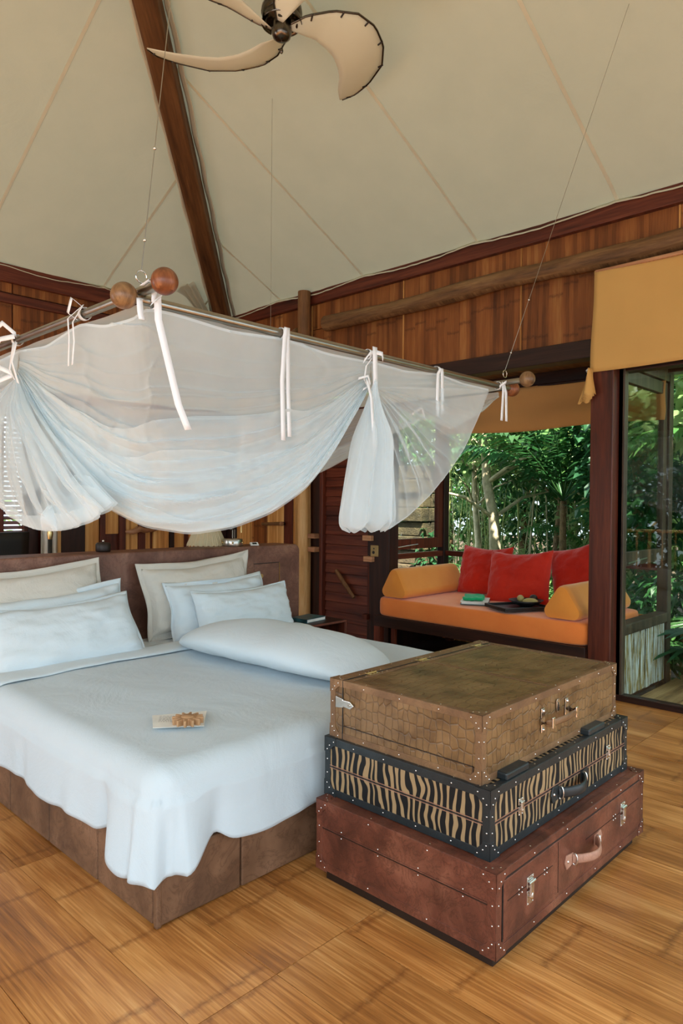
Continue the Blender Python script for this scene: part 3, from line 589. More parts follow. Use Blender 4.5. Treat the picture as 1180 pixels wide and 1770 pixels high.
MB().tube([(0, -1.14, .41), (0, 1.16, .41)], .014, 10).build('head_rail', 'darkwood', b2)

# fixed glazing right of the red post
wg = struct(bpy.data.objects.new('window_4', None)); C.objects.link(wg)
bx('window_frame', 'greywood', RX-.035, RX+.03, 2.045, 2.09, .03, 2.46, wg, .003)
bx('window_frame', 'darkwood_h', RX-.04, RX+.04, Y0R, 2.09, -.01, .045, wg, .003)
bx('window_frame', 'greywood', RX-.035, RX+.03, .30, .36, .03, 2.46, wg, .003)
bx('window_pane', 'glass', RX-.004, RX+.004, .36, 2.045, .045, 2.46, wg); bx('window_pane', 'glass', RX-.004, RX+.004, Y0R, .30, .045, 2.46, wg)

# ============================================================ BED
BXL, BYF, BXR, HBY = 1.257, 2.057, 3.46, 4.25
bed = thing('bed', 'large low bed with a brown leather covered base and a white mattress', 'bed', (BXL, BYF, 0))
bw, bl_ = BXR-BXL, HBY-BYF
MB().box(.02, bw-.02, .02, bl_, 0, .225).build('base_core', 'darkrim', bed)
for x0, x1 in ((0, .356), (.360, .96), (.964, 1.56), (1.564, bw)): MB().box(x0+.0015, x1-.0015, 0, .03, .004, .242).build('leather_panel', 'bedleather', bed, .006)
for y0, y1 in ((.0, .42), (.424, .85), (.854, 1.27), (1.274, 1.70), (1.704, bl_)): MB().box(0, .03, y0+.0015+(.03 if y0 == 0 else 0), y1-.0015, .004, .242).build('leather_panel', 'bedleather', bed, .006)
for y0, y1 in ((.03, .85), (.854, 1.70), (1.704, bl_)): MB().box(bw-.03, bw, y0+.0015, y1-.0015, .004, .242).build('leather_panel', 'bedleather', bed, .006)
MB().box(-.003, .018, -.003, .018, .0, .243).build('corner_welt', 'bedleather', bed, .005)
MB().box(.035, bw-.02, .035, bl_-.02, .225, .525).build('mattress', 'linen', bed, .05, 4)

# duvet: cloth draped over the left side, the foot and the right side
duv = thing('duvet', 'smooth white duvet spread over the bed and hanging over its left side and foot', 'duvet', (BXL, BYF, 0))
R_ = .10; TOPZ = .556
def drape(d, ang):
    """distance d beyond the mattress edge -> (outward offset, drop)"""
    a = R_*pi/2
    if d < a: th = d/R_; return R_*sin(th), R_*(1-cos(th))
    return R_+.012+(d-a)*.06, R_+(d-a)
def duvp(s, t):
    """s: across from the left edge line (negative hangs), t: up from the foot line"""
    hang_s, hang_t = max(0, -s), max(0, -t); x0, y0 = .065, .065
    top = TOPZ-.012*(1-sstep(0, .35, min(s if s > 0 else 0, t if t > 0 else 0)))+.006*nz(s*2.2, t*2.2, 1)+.0035*nz(s*7+t*2, t*2.5, 5)
    srt = bw-.13-s
    if hang_s == 0 and hang_t == 0:
        z = top
        if srt < 0: o, dz = drape(-srt, 0); return (x0+s+srt+o-.0, y0+t, z-dz)
        return (x0+s, y0+t, z)
    if hang_s and hang_t:
        d = (hang_s**6+hang_t**6)**(1/6); d = d if d < .36 else .36+(d-.36)*.2; ang = atan2(hang_t, hang_s)
    else: d = hang_s or hang_t; ang = 0 if hang_s else pi/2
    o, dz = drape(d, ang); k = sstep(.08, .42, d)
    if hang_s and not hang_t:
        w = .016*sin(t*17+1.5*nz(t*2, 3)*3)*sstep(.9, 0, t)+.010*sin(t*9+2)+.014*nz(t*6, d*2, 2)+.022*math.exp(-((t-.10)/.07)**2)-.045*math.exp(-((t-.235)/.035)**2)+.004*sin(t*33+6*nz(t*3, 5))
        o += k*w; dz += k*(.010*sin(t*11)+.075*(1-sstep(.02, .24, t))-.02*math.exp(-((t-.24)/.03)**2)); return (x0-o, y0+t, top-dz)
    if hang_t and not hang_s:
        w = .020*sin(s*12+1.2)*sstep(1.0, .1, s)+.012*nz(s*6, d*3, 8)+.03*math.exp(-((s-.32)/.1)**2)-.035*math.exp(-((s-.15)/.05)**2)+.004*sin(s*29+6*nz(s*3, 5))
        o += k*w; dz += k*(.014*sin(s*8-1.2)+.072*(1-sstep(.0, .11, s))-.035*math.exp(-((s-.15)/.04)**2)); 
        if srt < 0: o *= .8; 
        return (x0+s, y0-o, top-dz)
    o += k*(.022*sin(ang*4.0+.3)+.010*sin(ang*9+1)+.012*nz(ang*3, d*4, 3)-.03*math.exp(-((ang-1.45)/.15)**2)); dz += k*(.074+.010*sin(ang*3))
    return (x0-o*cos(ang), y0-o*sin(ang), top-dz)
SL, TF, TH = -.360, -.362, 1.62
def duvg(u, v):
    s = lerp(SL, bw-.13+.22, u); t = lerp(TF, TH, v)
    # rounded duvet corner
    return duvp(s, t)
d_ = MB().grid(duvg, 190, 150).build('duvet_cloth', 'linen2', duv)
m = d_.modifiers.new('s', 'SOLIDIFY'); m.thickness = .014; m.offset = -1
def fold(u, v):   # turned-back sheet band at the pillow end
    s = lerp(-.30, bw-.10, u); p = Vector(duvp(s, TH)); 
    return (p.x, p.y-.21+.24*v+.015*nz(s*3, 2), p.z+.010+.012*sin(pi*v)+.004*nz(s*6, v*3))
MB().grid(fold, 120, 8).build('turned_sheet', 'linen', duv, solid=.006)

# ---------------------------------------------------------------- headboard
hb = thing('headboard', 'long dark brown leather covered headboard partition behind the pillows', 'headboard', (0, HBY, 0))
def hbprof(x0, x1, y0, y1, z1, r, n=8):
    pts = [(x0, 0, 0), (x0, 0, z1)]+[(x1-r+r*sin(pi/2*k/n), 0, z1-r+r*cos(pi/2*k/n)) for k in range(n+1)]+[(x1, 0, 0)]
    return [(x, y0, z) for x, _, z in pts]
mb = MB(); pr_ = hbprof(.55, 3.93, 0, .24, 1.108, .06); mb.prism(pr_, (0, .26, 0)); mb.build('padded_front', 'headleather', hb, .012, 3)
for x in (1.35, 2.1, 2.95): bx('leather_seam', 'headleather', x-.002, x+.002, -.0025, .0, .3, 1.09, hb)
MB().box(3.445, 3.700, -.004, 0, .655, .965).build('niche_door', 'headleather', hb, .002)
MB().box(3.700, 3.705, -.007, 0, .65, .968).build('door_edge', 'brass', hb); MB().box(3.44, 3.70, -.007, 0, .966, .970).build('door_edge', 'darkrim', hb)
MB().tube([(3.497, -.004, .872), (3.497, -.03, .872)], [.012, .018], 12).build('door_knob', 'brass', hb)
# things standing on the headboard
cp = thing('small_cup', 'small dark round pot with a lid knob on top of the headboard', 'pot', (2.27, HBY+.16, 1.108))
MB().lathe([(0, 0), (.045, 0), (.05, .01), (.05, .05), (.04, .062), (0, .064)]).build('pot_body', 'darkrim', cp); MB().sphere((0, 0, .072), .009).build('lid_knob', 'silver', cp)
th = thing('remote_display', 'small white oblong gadget with a dark display lying on the headboard', 'gadget', (3.50, HBY+.07, 1.112), -.3)
MB().box(-.035, .035, -.02, .02, 0, .014, Matrix.Rotation(radians(38), 4, 'X')).build('gadget_case', 'white', th, .005)
MB().box(-.018, .018, -.009, .010, .0145, .0155, Matrix.Rotation(radians(38), 4, 'X')).build('display', 'black', th)
lm = thing('reading_lamp', 'lamp with a pleated cream shade and a round metal base on the headboard', 'lamp', (3.31, HBY+.10, 1.108))
MB().lathe([(0, 0), (.075, 0), (.078, .006), (.078, .052), (.074, .058), (0, .06)], n=32).build('lamp_base', 'steel', lm)
for a in range(5): MB().sphere((.08*cos(a*1.25-2.2), .08*sin(a*1.25-2.2), .03), .008, 8, 6).build('base_stud', 'brass', lm)
MB().tube([(0, 0, .058), (0, 0, .16)], .006, 8).tube([(.02, 0, .058), (.02, 0, .13)], .004, 8).build('lamp_stem', 'bronze', lm)
MB().sphere((-.012, 0, .135), .013).sphere((.014, 0, .15), .012).sphere((-.01, 0, .165), .010).build('swivel_joint', 'bronze', lm)
MB().tube([(0, 0, .16), (-.05, .1, .24), (-.10, .17, .23)], .006, 8).build('lamp_arm', 'bronze', lm)
def shd(u, v): a = 2*pi*u; r = lerp(.155, .075, v)*(1+.018*cos(a*48)); return (-.10+r*cos(a), .20+r*sin(a), .0+.19*v+.006*cos(a*24)*(1-v))
MB().grid(shd, 288, 5).build('lamp_shade', 'shade', lm)
t = thing('pull_cord', 'pale pull cord hanging beside the pleated lamp shade', 'cord', (3.41, HBY+.12, 1.21)); MB().tube([(0, 0, .05), (0, 0, .9)], .002, 6).build('cord_line', 'cream', t); MB().tube([(0, 0, 0), (0, 0, .05)], [.006, .004], 8).build('cord_weight', 'brass', t)
sc_ = thing('floor_lamp', 'slim dark standing lamp stem with a brass tip behind the headboard', 'lamp', (2.25, 5.2, 0))
MB().lathe([(0, 0), (.09, 0), (.09, .02), (.02, .03), (.016, 1.16), (.0, 1.16)]).build('stem', 'black', sc_); MB().lathe([(.016, 1.16), (.022, 1.2), (.012, 1.27), (0, 1.28)]).build('brass_tip', 'brass', sc_)

# ---------------------------------------------------------------- nightstand, book
ns = thing('nightstand', 'low dark leather bedside table with an open front right of the bed', 'nightstand', (3.52, 3.88, 0))
nw, nd, nh = .59, .35, .50
MB().box(0, nw, 0, nd, nh-.022, nh).build('top_board', 'darkwood_h', ns, .003); MB().box(0, .02, 0, nd, 0, nh-.022).build('side_board', 'redwood', ns, .003)
MB().box(nw-.02, nw, 0, nd, 0, nh-.022).build('side_board', 'redwood', ns, .003); MB().box(.02, nw-.02, nd-.02, nd, 0, nh-.022).build('back_board', 'darkwood', ns)
MB().box(.02, nw-.02, 0.0, nd-.02, .06, .08).build('bottom_board', 'darkwood', ns)
MB().box(-.001, nw+.001, -.004, 0, nh-.016, nh-.001).build('edge_strip', 'red_leather', ns); MB().box(nw-.015, nw+.001, -.004, 0, 0, nh-.016).build('edge_strip', 'red_leather', ns)
bk = thing('book', 'teal covered book lying on the dark bedside table', 'book', (3.86, 4.07, .50), .12)
MB().box(-.115, .115, -.085, .085, .003, .025).build('page_block', 'pages', bk); MB().box(-.12, .12, -.09, .09, .025, .029).build('cover', 'teal', bk, .001); MB().box(-.12, .12, -.09, .09, 0, .003).build('cover', 'teal', bk)
MB().box(-.121, -.117, -.09, .09, 0, .029).build('spine', 'teal', bk)

# ---------------------------------------------------------------- pillows
def pillow(name, label, mat, c, ux, uy, w, h, t, flange=0, seed=0, group=None, sagc=.0, slump=1.0):
    """c: centre, ux: long direction, uy: short direction, thickness along their cross product"""
    ux = Vector(ux).normalized(); uy = (Vector(uy)-ux*Vector(uy).dot(ux)).normalized(); un = ux.cross(uy)
    c = Vector(c); root = thing(name, label, 'pillow', (c.x, c.y, c.z), 0, group)
    def side(sg):
        def g(u, v):
            a, b = 2*u-1, 2*v-1; pa, pb = abs(a), abs(b)
            pinch = 1-.07*(1-pb**2)*0-.05*(1-(pa)**2)*1.0; pin2 = 1-.05*(1-pb**2)
            prof = max(0, (1-pa**2.6))**.42*max(0, (1-pb**2.6))**.42
            x = a*w/2*pin2; y = b*h/2*pinch-.06*h*(1-pa*pa)*(b > 0)*b*slump+.02*h*nz(a*1.5+seed, 5)*b; z = sg*t/2*prof*(1+.13*nz(a*1.6+seed, b*1.6, sg))
            wr_ = .014*nz(a*3+seed, b*3, 2+sg)+.006*(1-abs(nz(a*3+b*2+seed, b*5-a*2, 4)))**5+.012*sin((a*b)*14+seed)*sstep(.4, 1, pa)*sstep(.3, 1, pb)+.008*nz(a*14, b*5+seed, 9)*sstep(.6, 1, pa)
            z += sg*wr_*min(1, prof*2.4); y -= sagc*h*(1-b)*.0
            return ux*x+uy*y+un*z
        return g
    mb = MB(); mb.grid(side(1), 44, 32); mb.grid(side(-1), 44, 32)
    o = mb.build('pillow_body', mat, root)
    if flange:
        def fl_(u, v):
            # ring ribbon round the edge
            k = u*4; i = int(k) % 4; f = k-int(k) if u < 1 else 0
            cs = [(-1, -1), (1, -1), (1, 1), (-1, 1)]; a0, b0 = cs[i]; a1, b1 = cs[(i+1) % 4]; a, b = lerp(a0, a1, f), lerp(b0, b1, f)
            e = .95*(1-.05*(1-b*b)) if abs(a) >= abs(b) else .95; 
            ww, hh = w/2*(1-.05*(1-b*b))*.96, h/2*(1-.05*(1-a*a))*.96
            x, y = a*(ww+flange*v), b*(hh+flange*v); z = .014*sin(u*33+seed)*v+.03*nz(u*9, v+seed)*v; y -= .06*h*(1-a*a)*(b > 0)*b*.9-.02*h*nz(a*1.5+seed, 5)*b
            return ux*x+uy*y+un*z
        MB().grid(fl_, 160, 4).build('flange', mat, root, solid=.004)
    return root
pillow('cream_pillow', 'cream pillow at the back against the headboard, left of the two', 'cream', (1.62, 4.11, .80), (1, -.03, .05), (0, .32, 1), .98, .50, .20, .045, 1)
pillow('white_pillow', 'white flanged pillow in the middle of the left stack', 'linen', (1.72, 3.98, .72), (1, -.02, .05), (0, .42, 1), .96, .42, .18, .035, 2)
pillow('white_pillow', 'front white pillow of the left stack, lying on the turned-back sheet', 'linen', (1.74, 3.82, .685), (1, -.06, .05), (.06, .72, 1), .86, .42, .23, .03, 3)
pillow('cream_pillow', 'cream flanged pillow at the back against the headboard, right of the two', 'cream', (2.86, 4.12, .80), (1, -.0, .05), (.0, .26, 1), .86, .46, .17, .05, 4)
pillow('white_pillow', 'white flanged pillow in the middle of the right stack', 'linen', (2.94, 4.00, .72), (1, -.0, .03), (.02, .30, 1), .82, .38, .17, .03, 5)
pillow('white_pillow', 'front white pillow of the right stack beside the bedside table', 'linen', (3.05, 3.86, .69), (1, -.02, .02), (.05, .34, 1), .82, .34, .19, .015, 6)
bo = thing('body_pillow', 'long plump white body pillow lying lengthwise on the duvet', 'pillow', (2.54, 2.92, .562))
def bol(u, v):
    ta = v*2-1; pr0 = max(0, 1-abs(ta)**3.2)**.5; a = 2*pi*u
    wx = .285*(.30+.70*pr0)*(1 if abs(ta) < .999 else .98); wz = .108*pr0*(1+.05*nz(ta*2, 1))
    x = wx*cos(a)+.006*nz(ta*7, cos(a)*2, 3); z = wz*(sin(a)) + wz*.93
    z += .006*nz(ta*5, a, 1)*pr0+.004*sin(ta*40+cos(a)*3)*sstep(.7, 1, abs(ta))*pr0
    return (x-.04*ta, ta*.70, max(0.002, z))
MB().grid(bol, 48, 90).build('pillow_body', 'linen', bo); 

# card + carved wooden flower on the duvet
cd = thing('note_card', 'small printed card lying on the duvet partly under the carved wooden flower', 'card', (1.57, 2.41, .5635), radians(20))
cv = [(-.125, .03), (.0, .135), (.15, -.03), (-.02, -.135)]
MB().prism([(x, y, .001) for x, y in cv], (0, 0, .0015)).build('card_sheet', 'paper', cd)
random.seed(4); mb = MB(); rr = Matrix.Rotation(atan2(-.155, .075), 4, 'Z')
for j in range(6):
    x = -.045
    while x < .035:
        w = random.uniform(.004, .012); mb.box(x, x+w, -.0012, .0012, .0026, .0029, Matrix.Translation((-.035+j*.012, .02+j*.008, 0)) @ rr); x += w+.004
tag(mb.build('printed_lines', 'ink', cd), kind='stuff')
fk = thing('carved_flower', 'pale carved wooden flower disc standing flat on the white duvet', 'ornament', (1.575, 2.355, .565), .2)
N = 12; star = []
for k in range(N*4):
    a = 2*pi*k/(N*4); r = .062 if k % 4 in (0, 1) else .036
    star.append((r*cos(a), r*sin(a), 0))
MB().prism(star, (0, 0, .026)).build('petals', 'cookie', fk, .0015); MB().lathe([(.026, .026), (.024, .030), (0, .031)]).build('centre', 'cookie', fk)

# ============================================================ CANOPY FRAME
CX0, CX1, CY0, CY1, CZ = 1.19, 3.47, 2.06, 4.10, 2.112
cf = thing('canopy_frame', 'suspended square frame of satin metal rods with wooden ball ends above the bed', 'canopy', (CX0, CY0, CZ))
cw, cd_ = CX1-CX0, CY1-CY0
for y in (0, cd_): MB().tube([(-.04, y, 0), (cw+.06, y, 0)], .0165, 16).build('metal_rod', 'rod', cf)
for x in (0, cw): MB().tube([(x, -.12, .026), (x, cd_+.06, .026)], .0165, 16).build('metal_rod', 'rod', cf)
for x, y, z, m in ((-.062, 0, 0, 'ballwood'), (cw+.08, 0, 0, 'ballred'), (0, -.14, .03, 'ballred'), (cw, -.14, .03, 'ballwood'), (-.062, cd_, 0, 'ballwood'), (cw+.08, cd_, 0, 'ballwood'), (0, cd_+.08, .03, 'ballred'), (cw, cd_+.08, .03, 'ballred')):
    MB().sphere((x, y, z), .043, 24, 16).build('wooden_ball', m, cf)
for x, y in ((0, 0), (cw, 0), (0, cd_), (cw, cd_)):
    MB().tube([(x+.020*cos(a*pi/8), y, .075+.020*sin(a*pi/8)) for a in range(17)], .0025, 6, False).build('hanging_ring', 'silver', cf)
    ex, ey, ez = (.51, -.48, 2.12) if x and not y else (.245, -.235, 3.3) if not x and not y else (0, 0, 2.9 if not x else 2.45)
    MB().tube([(x, y, .095), (x+ex, y+ey, .095+ez)], .0014, 5).build('hanging_wire', 'steel', cf)
    for z in (.10, .40): MB().sphere((x+ex*z/ez, y+ey*z/ez, .095+z), .006, 8, 6).build('wire_clamp', 'silver', cf)

# ============================================================ GAUZE NET
net = thing('gauze_net', 'sheer white gauze bed net gathered in swags on the rods over the bed', 'net', (0, 0, 0))
def bez(p, t):
    a, b, c = (Vector(q) for q in p); return a*(1-t)**2+b*2*t*(1-t)+c*t*t
def swag(name, top, bot, nf, amp, nu=90, nv=70, mat='net', bands=(.62, .80, .90), off=(0, 0), seed=0, pw=1.0):
    """cloth between a hem top(u) and a lower edge bot(u); folds run along the swag and gather at both ties"""
    def f(u, v, lay=0):
        a, b = top(u), bot(u); p = a.lerp(b, v**pw); g = sin(pi*u)**.55
        nrm = Vector((off[0], off[1], 0)); q = v*(1+.25*nz(u*1.3, seed, 2))
        r1 = 1-abs(sin(q*nf*.5+2.2*nz(u*1.6, v*1.2, seed)+seed+lay*1.3)); r2 = 1-abs(sin(q*nf*1.15+3*nz(u*2.1+3, v*2, seed)+lay)); r3 = 1-abs(sin(u*9+4*nz(u*2, v*3, seed+7)-v*3))
        w = amp*(1.5*r1**2+.8*r2**2)*sstep(.02, .5, v)*(.35+.65*g)+amp*.9*r3**5*(1-v)*g+amp*.5*nz(u*3.5+seed, v*7, 2)
        w *= 1-.5*sstep(.96, 1, v)
        bulge = .09*sin(pi*v)*g
        p += nrm*(w+bulge*.35+lay*.010); p.z += .30*w*(1-sstep(.9, 1, v))-.02*sin(pi*v)*(1-g)
        return p
    MB().grid(f, nu, nv).build(name, mat, net)
    for i, v0 in enumerate(bands):   # cloth folded up on itself along the lower edge
        MB().grid(lambda u, v: f(u, lerp(min(.985, v0+.10*nz(u*2.4, i*3, seed)+.05*sin(u*7+i)), .985+.005*i, v), 1.0+i)+Vector((0, 0, .003*i)), nu, 26).build('folded_edge', 'net', net)
    return f
# hem round the left rod, the near corner and the front rod
hemtab = [(0, (1.19, 3.06, 2.09)), (.13, (1.19, 2.79, 2.068)), (.27, (1.19, 2.49, 2.108)), (.36, (1.19, 2.30, 2.066)), (.45, (1.19, 2.10, 2.058)), (.50, (1.20, 2.055, 2.085)), (.56, (1.31, 2.055, 2.090)), (.66, (1.55, 2.055, 2.074)), (.77, (1.80, 2.055, 2.092)), (.88, (2.05, 2.055, 2.073)), (1, (2.32, 2.055, 2.078))]
def vtab(tab):
    def g(t):
        for (a, p), (b, q) in zip(tab, tab[1:]):
            if t <= b: return Vector(p).lerp(Vector(q), max(0, (t-a)/(b-a)))
        return Vector(tab[-1][1])
    def sm(t): # light smoothing
        return (g(max(0, t-.02))+g(t)*2+g(min(1, t+.02)))/4 if .02 < t < .98 else g(t)
    return sm
bott = [(0, (1.19, 3.06, 1.985)), (.04, (1.189, 2.99, 1.92)), (.142, (1.207, 2.797, 1.72)), (.231, (1.243, 2.643, 1.55)), (.283, (1.273, 2.56, 1.475)), (.332, (1.308, 2.489, 1.415)), (.422, (1.388, 2.371, 1.35)), (.534, (1.514, 2.252, 1.323)), (.629, (1.647, 2.172, 1.345)), (.724, (1.802, 2.114, 1.405)), (.808, (1.959, 2.079, 1.507)), (.875, (2.095, 2.063, 1.657)), (.922, (2.197, 2.058, 1.80)), (.96, (2.283, 2.057, 1.91)), (1, (2.31, 2.055, 1.975))]
swag('gauze_panel', vtab(hemtab), vtab(bott), 34, .022, 170, 150, off=(-.55, -.75), seed=1, bands=(.50, .68, .80, .90))
def strip(name, mat, pts, w, wd):   # ribbon: flat strip along pts, width direction wd
    wd = Vector(wd).normalized(); P = [Vector(p) for p in pts]
    def g(u, v):
        f = v*(len(P)-1); i = min(int(f), len(P)-2); return P[i].lerp(P[i+1], f-i)+wd*(u-.5)*w
    return MB().grid(g, 1, (len(P)-1)*4).build(name, mat, net, solid=.0012)
def hemline(tab, z=.006):
    f = vtab(tab); MB().grid(lambda u, v: f(u)+Vector((-.003, -.003, (v-.5)*.010-.003)), 120, 1).build('hem_tape', 'net2', net)
hemline(hemtab)
def fan_cloth(K, edge, nf, amp, nr=46, na=110, nrm=(0, -1, 0), mat='net', seed=0, bands=(), a0=0, a1=1, sag=.0):
    """cloth fanning out from a tied knot K to a lower edge(a)"""
    K = Vector(K); nrm = Vector(nrm)
    def f(u, v, lay=0):
        a = lerp(a0, a1, u); E_ = edge(a); r = v; p = K.lerp(E_, r)
        q = a*nf+3.0*nz(a*3, r*.8, seed)+seed+lay
        w = amp*(1.6*(1-abs(sin(q*.5)))**2+.8*(1-abs(sin(q*1.3)))**3)*sstep(0, .3, r)*(1-.75*sstep(.80, 1, r))+amp*.4*nz(a*nf*.3, r*3, seed)*(1-sstep(.9, 1, r))
        p = p+nrm*(w+lay*.010+.03*sin(pi*r)); p.z -= sag*sin(pi*r)*sin(pi*a)
        return p
    MB().grid(f, na, nr).build('gauze_panel', mat, net)
    for i, v0 in enumerate(bands): MB().grid(lambda u, v: f(u, lerp(min(.97, v0+.08*nz(u*3, i, seed)), .995, v), 1+i), na, 10).build('folded_edge', 'net', net)
    return f
# right front swag, from the tie to the far right corner
K1 = (2.33, 2.05, 1.97)
e1 = vtab([(0, (2.385, 2.04, 1.325)), (.10, (2.44, 2.04, 1.335)), (.28, (2.583, 2.045, 1.392)), (.48, (2.763, 2.05, 1.495)), (.66, (2.93, 2.05, 1.625)), (.80, (3.061, 2.055, 1.742)), (.92, (3.20, 2.055, 1.93)), (1, (3.29, 2.055, 2.07))])
fan_cloth(K1, e1, 26, .022, seed=3, sag=.03)
fan_cloth(K1, e1, 26, .022, seed=3, a0=0, a1=.16)
MB().grid(lambda u, v: e1(u)+Vector((0, -.004, (v-.3)*.007)), 80, 1).build('hem_tape', 'net2', net)
h2 = [(0, (2.32, 2.055, 2.082)), (.27, (2.57, 2.055, 2.074)), (.53, (2.83, 2.055, 2.097)), (.75, (3.05, 2.055, 2.078)), (1, (3.29, 2.055, 2.078))]
hemline(h2)
t2 = vtab(h2); MB().grid(lambda u, v: t2(u).lerp(Vector(K1).lerp(Vector((3.29, 2.055, 2.07)), u), v)+Vector((0, -.012*sin(v*9+u*5)*sin(pi*u), 0)), 40, 10).build('gauze_panel', 'net', net)
# side of the corner: net runs on along the right rod
# hanging bunch under the front tie
def tail(K, wl, wr_, zb, seed, depth=.10, mat='net2'):
    """gathered bunch hanging from knot K: long hanging folds closed at the bottom in soft lobes; wl / wr_: reach to left and right"""
    K = Vector(K)
    def g(u, v, k=1.0, dz=0):
        a = 2*pi*u; h = v; c = cos(a); side = wr_ if c > 0 else wl
        wd = side*(.05+.95*min(1, h*1.12)**.8)*k; d = depth*(.12+.88*sstep(0, .45, h))/2*k
        close = sqrt(max(0, 1-((h-.93)/.07)**2)) if h > .93 else 1
        lob = 1+.40*(.5+.5*sin(a*8+seed+.9*h+1.2*nz(h*1.5, cos(a))))*sstep(.02, .4, h)+.14*sin(a*13+seed*2)
        zz = lerp(K.z, zb+.030*sin(c*5.5+seed)**2, h)+dz
        return Vector((K.x+c*wd*(.88+.12*close)*(1+.05*(lob-1)), K.y-sin(a)*d*lob*(.25+.75*close), zz))
    MB().grid(g, 150, 50).build('gathered_gauze', mat, net)
    MB().grid(lambda u, v: g(u, v, .7, .012), 110, 36).build('gathered_gauze', 'net', net)
tail((2.315, 2.02, 1.985), .20, .075, 1.322, 1.3, .14)
# left side: fan of cloth under the left tie, along the left rod
K2 = (1.175, 3.05, 1.985)
e2 = vtab([(0, (1.18, 2.27, 1.42)), (.10, (1.18, 2.33, 1.385)), (.22, (1.175, 2.45, 1.355)), (.34, (1.17, 2.60, 1.335)), (.46, (1.17, 2.75, 1.328)), (.60, (1.17, 2.95, 1.345)), (.78, (1.18, 3.27, 1.43)), (1, (1.19, 3.75, 1.62))])
fan_cloth(K2, e2, 38, .030, nrm=(-1, 0, 0), seed=5, a0=0, a1=1, bands=(.9,))
fan_cloth(K2, lambda a: e2(a)+Vector((.05, 0, .03)), 30, .035, nrm=(-1, 0, 0), seed=9, a0=.02, a1=.42, bands=(.82, .9))
h3 = [(0, (1.19, 3.06, 2.09)), (.5, (1.19, 3.55, 2.06)), (1, (1.19, 4.08, 2.09))]
hemline(h3); t3 = vtab(h3)
MB().grid(lambda u, v: t3(u).lerp(Vector(K2).lerp(Vector((1.19, 3.75, 1.62)), u) if u < .7 else Vector((1.19, lerp(3.55, 4.08, (u-.7)/.3), lerp(1.73, 1.5, (u-.7)/.3))), v)+Vector((-.015*sin(v*11+u*5)*sin(pi*u), 0, 0)), 50, 20).build('gauze_panel', 'net', net)
# pocket of doubled cloth at the bottom of the left fan
MB().grid(lambda u, v: (1.155-.03*sin(pi*u)*sin(pi*v), 2.60+.145*u, 1.335+(.10*sin(pi*u)**.7)*v), 16, 10).build('cloth_pocket', 'net2', net)
# rear panels, seen through the front
def rear(pts_top, pts_bot, nf, seed, off): swag('gauze_panel', vtab(pts_top), vtab(pts_bot), nf, .018, 90, 80, off=off, seed=seed, bands=(.7,))
rear([(0, (2.21, 4.10, 2.06)), (.25, (2.66, 4.10, 2.075)), (.5, (3.10, 4.10, 2.095)), (.62, (3.46, 4.08, 2.09)), (.8, (3.47, 3.3, 2.085)), (1, (3.47, 2.62, 2.09))],
     [(0, (2.21, 4.10, 1.97)), (.12, (2.5, 4.12, 1.72)), (.3, (2.86, 4.14, 1.52)), (.45, (3.15, 4.10, 1.47)), (.62, (3.38, 3.9, 1.52)), (.78, (3.46, 3.42, 1.70)), (.9, (3.47, 2.95, 1.88)), (1, (3.47, 2.62, 1.98))], 26, 11, (.5, .6))
rear([(0, (2.21, 4.10, 2.06)), (.3, (1.9, 4.10, 2.02)), (.6, (1.5, 4.10, 2.05)), (1, (1.19, 4.09, 2.09))],
     [(0, (2.21, 4.10, 1.97)), (.2, (1.98, 4.12, 1.70)), (.5, (1.70, 4.14, 1.50)), (.75, (1.45, 4.14, 1.42)), (1, (1.22, 4.10, 1.42))], 24, 13, (0, .7))
rear([(0, (3.47, 2.62, 2.09)), (.5, (3.47, 2.35, 2.085)), (1, (3.47, 2.10, 2.09))], [(0, (3.47, 2.62, 1.98)), (.4, (3.46, 2.42, 1.90)), (.8, (3.47, 2.2, 1.99)), (1, (3.47, 2.10, 2.07))], 12, 17, (.6, 0))
tail((2.21, 4.08, 1.98), .12, .12, 1.50, 2.1, .10, 'net')
# roof sheet of the net
MB().grid(lambda u, v: (lerp(CX0, CX1, u), lerp(CY0, CY1, v), 2.10-.055*sin(pi*u)**.6*sin(pi*v)**.6+.008*nz(u*9, v*7)+.006*sin((u+v)*30)*sin(pi*u)), 60, 50).build('gauze_roof', 'net', net)
# ribbons
Y = 2.028
def loop(x, y, z, r, axis):
    pts = [(Vector((r*cos(a*pi/8), 0, r*sin(a*pi/8))) if axis == 'y' else Vector((0, r*cos(a*pi/8), r*sin(a*pi/8))))+Vector((x, y, z)) for a in range(17)]
    strip('ribbon_loop', 'ribbon', pts, .02, (0, 1, 0) if axis == 'y' else (1, 0, 0))
def rib(pts, w=.022, wd=(1, 0, 0)): strip('ribbon', 'ribbon', pts, w, wd)
rib([(1.230, Y, 2.135), (1.234, Y, 2.05), (1.245, Y-.005, 2.0), (1.276, Y-.01, 1.88), (1.306, Y-.01, 1.777), (1.349, Y-.005, 1.696)], .024, (1, -.35, .15))
rib([(1.165, Y, 2.105), (1.162, Y-.01, 2.06), (1.168, Y-.01, 2.035)], .022)
rib([(1.255, 2.02, 2.15), (1.235, 2.01, 2.125), (1.205, 2.0, 2.100), (1.19, 2.0, 2.085)], .014, (.5, 0, 1)); rib([(1.17, 2.02, 2.145), (1.19, 2.0, 2.165), (1.215, 2.02, 2.15), (1.21, 2.015, 2.10)], .02, (1, 0, .2))
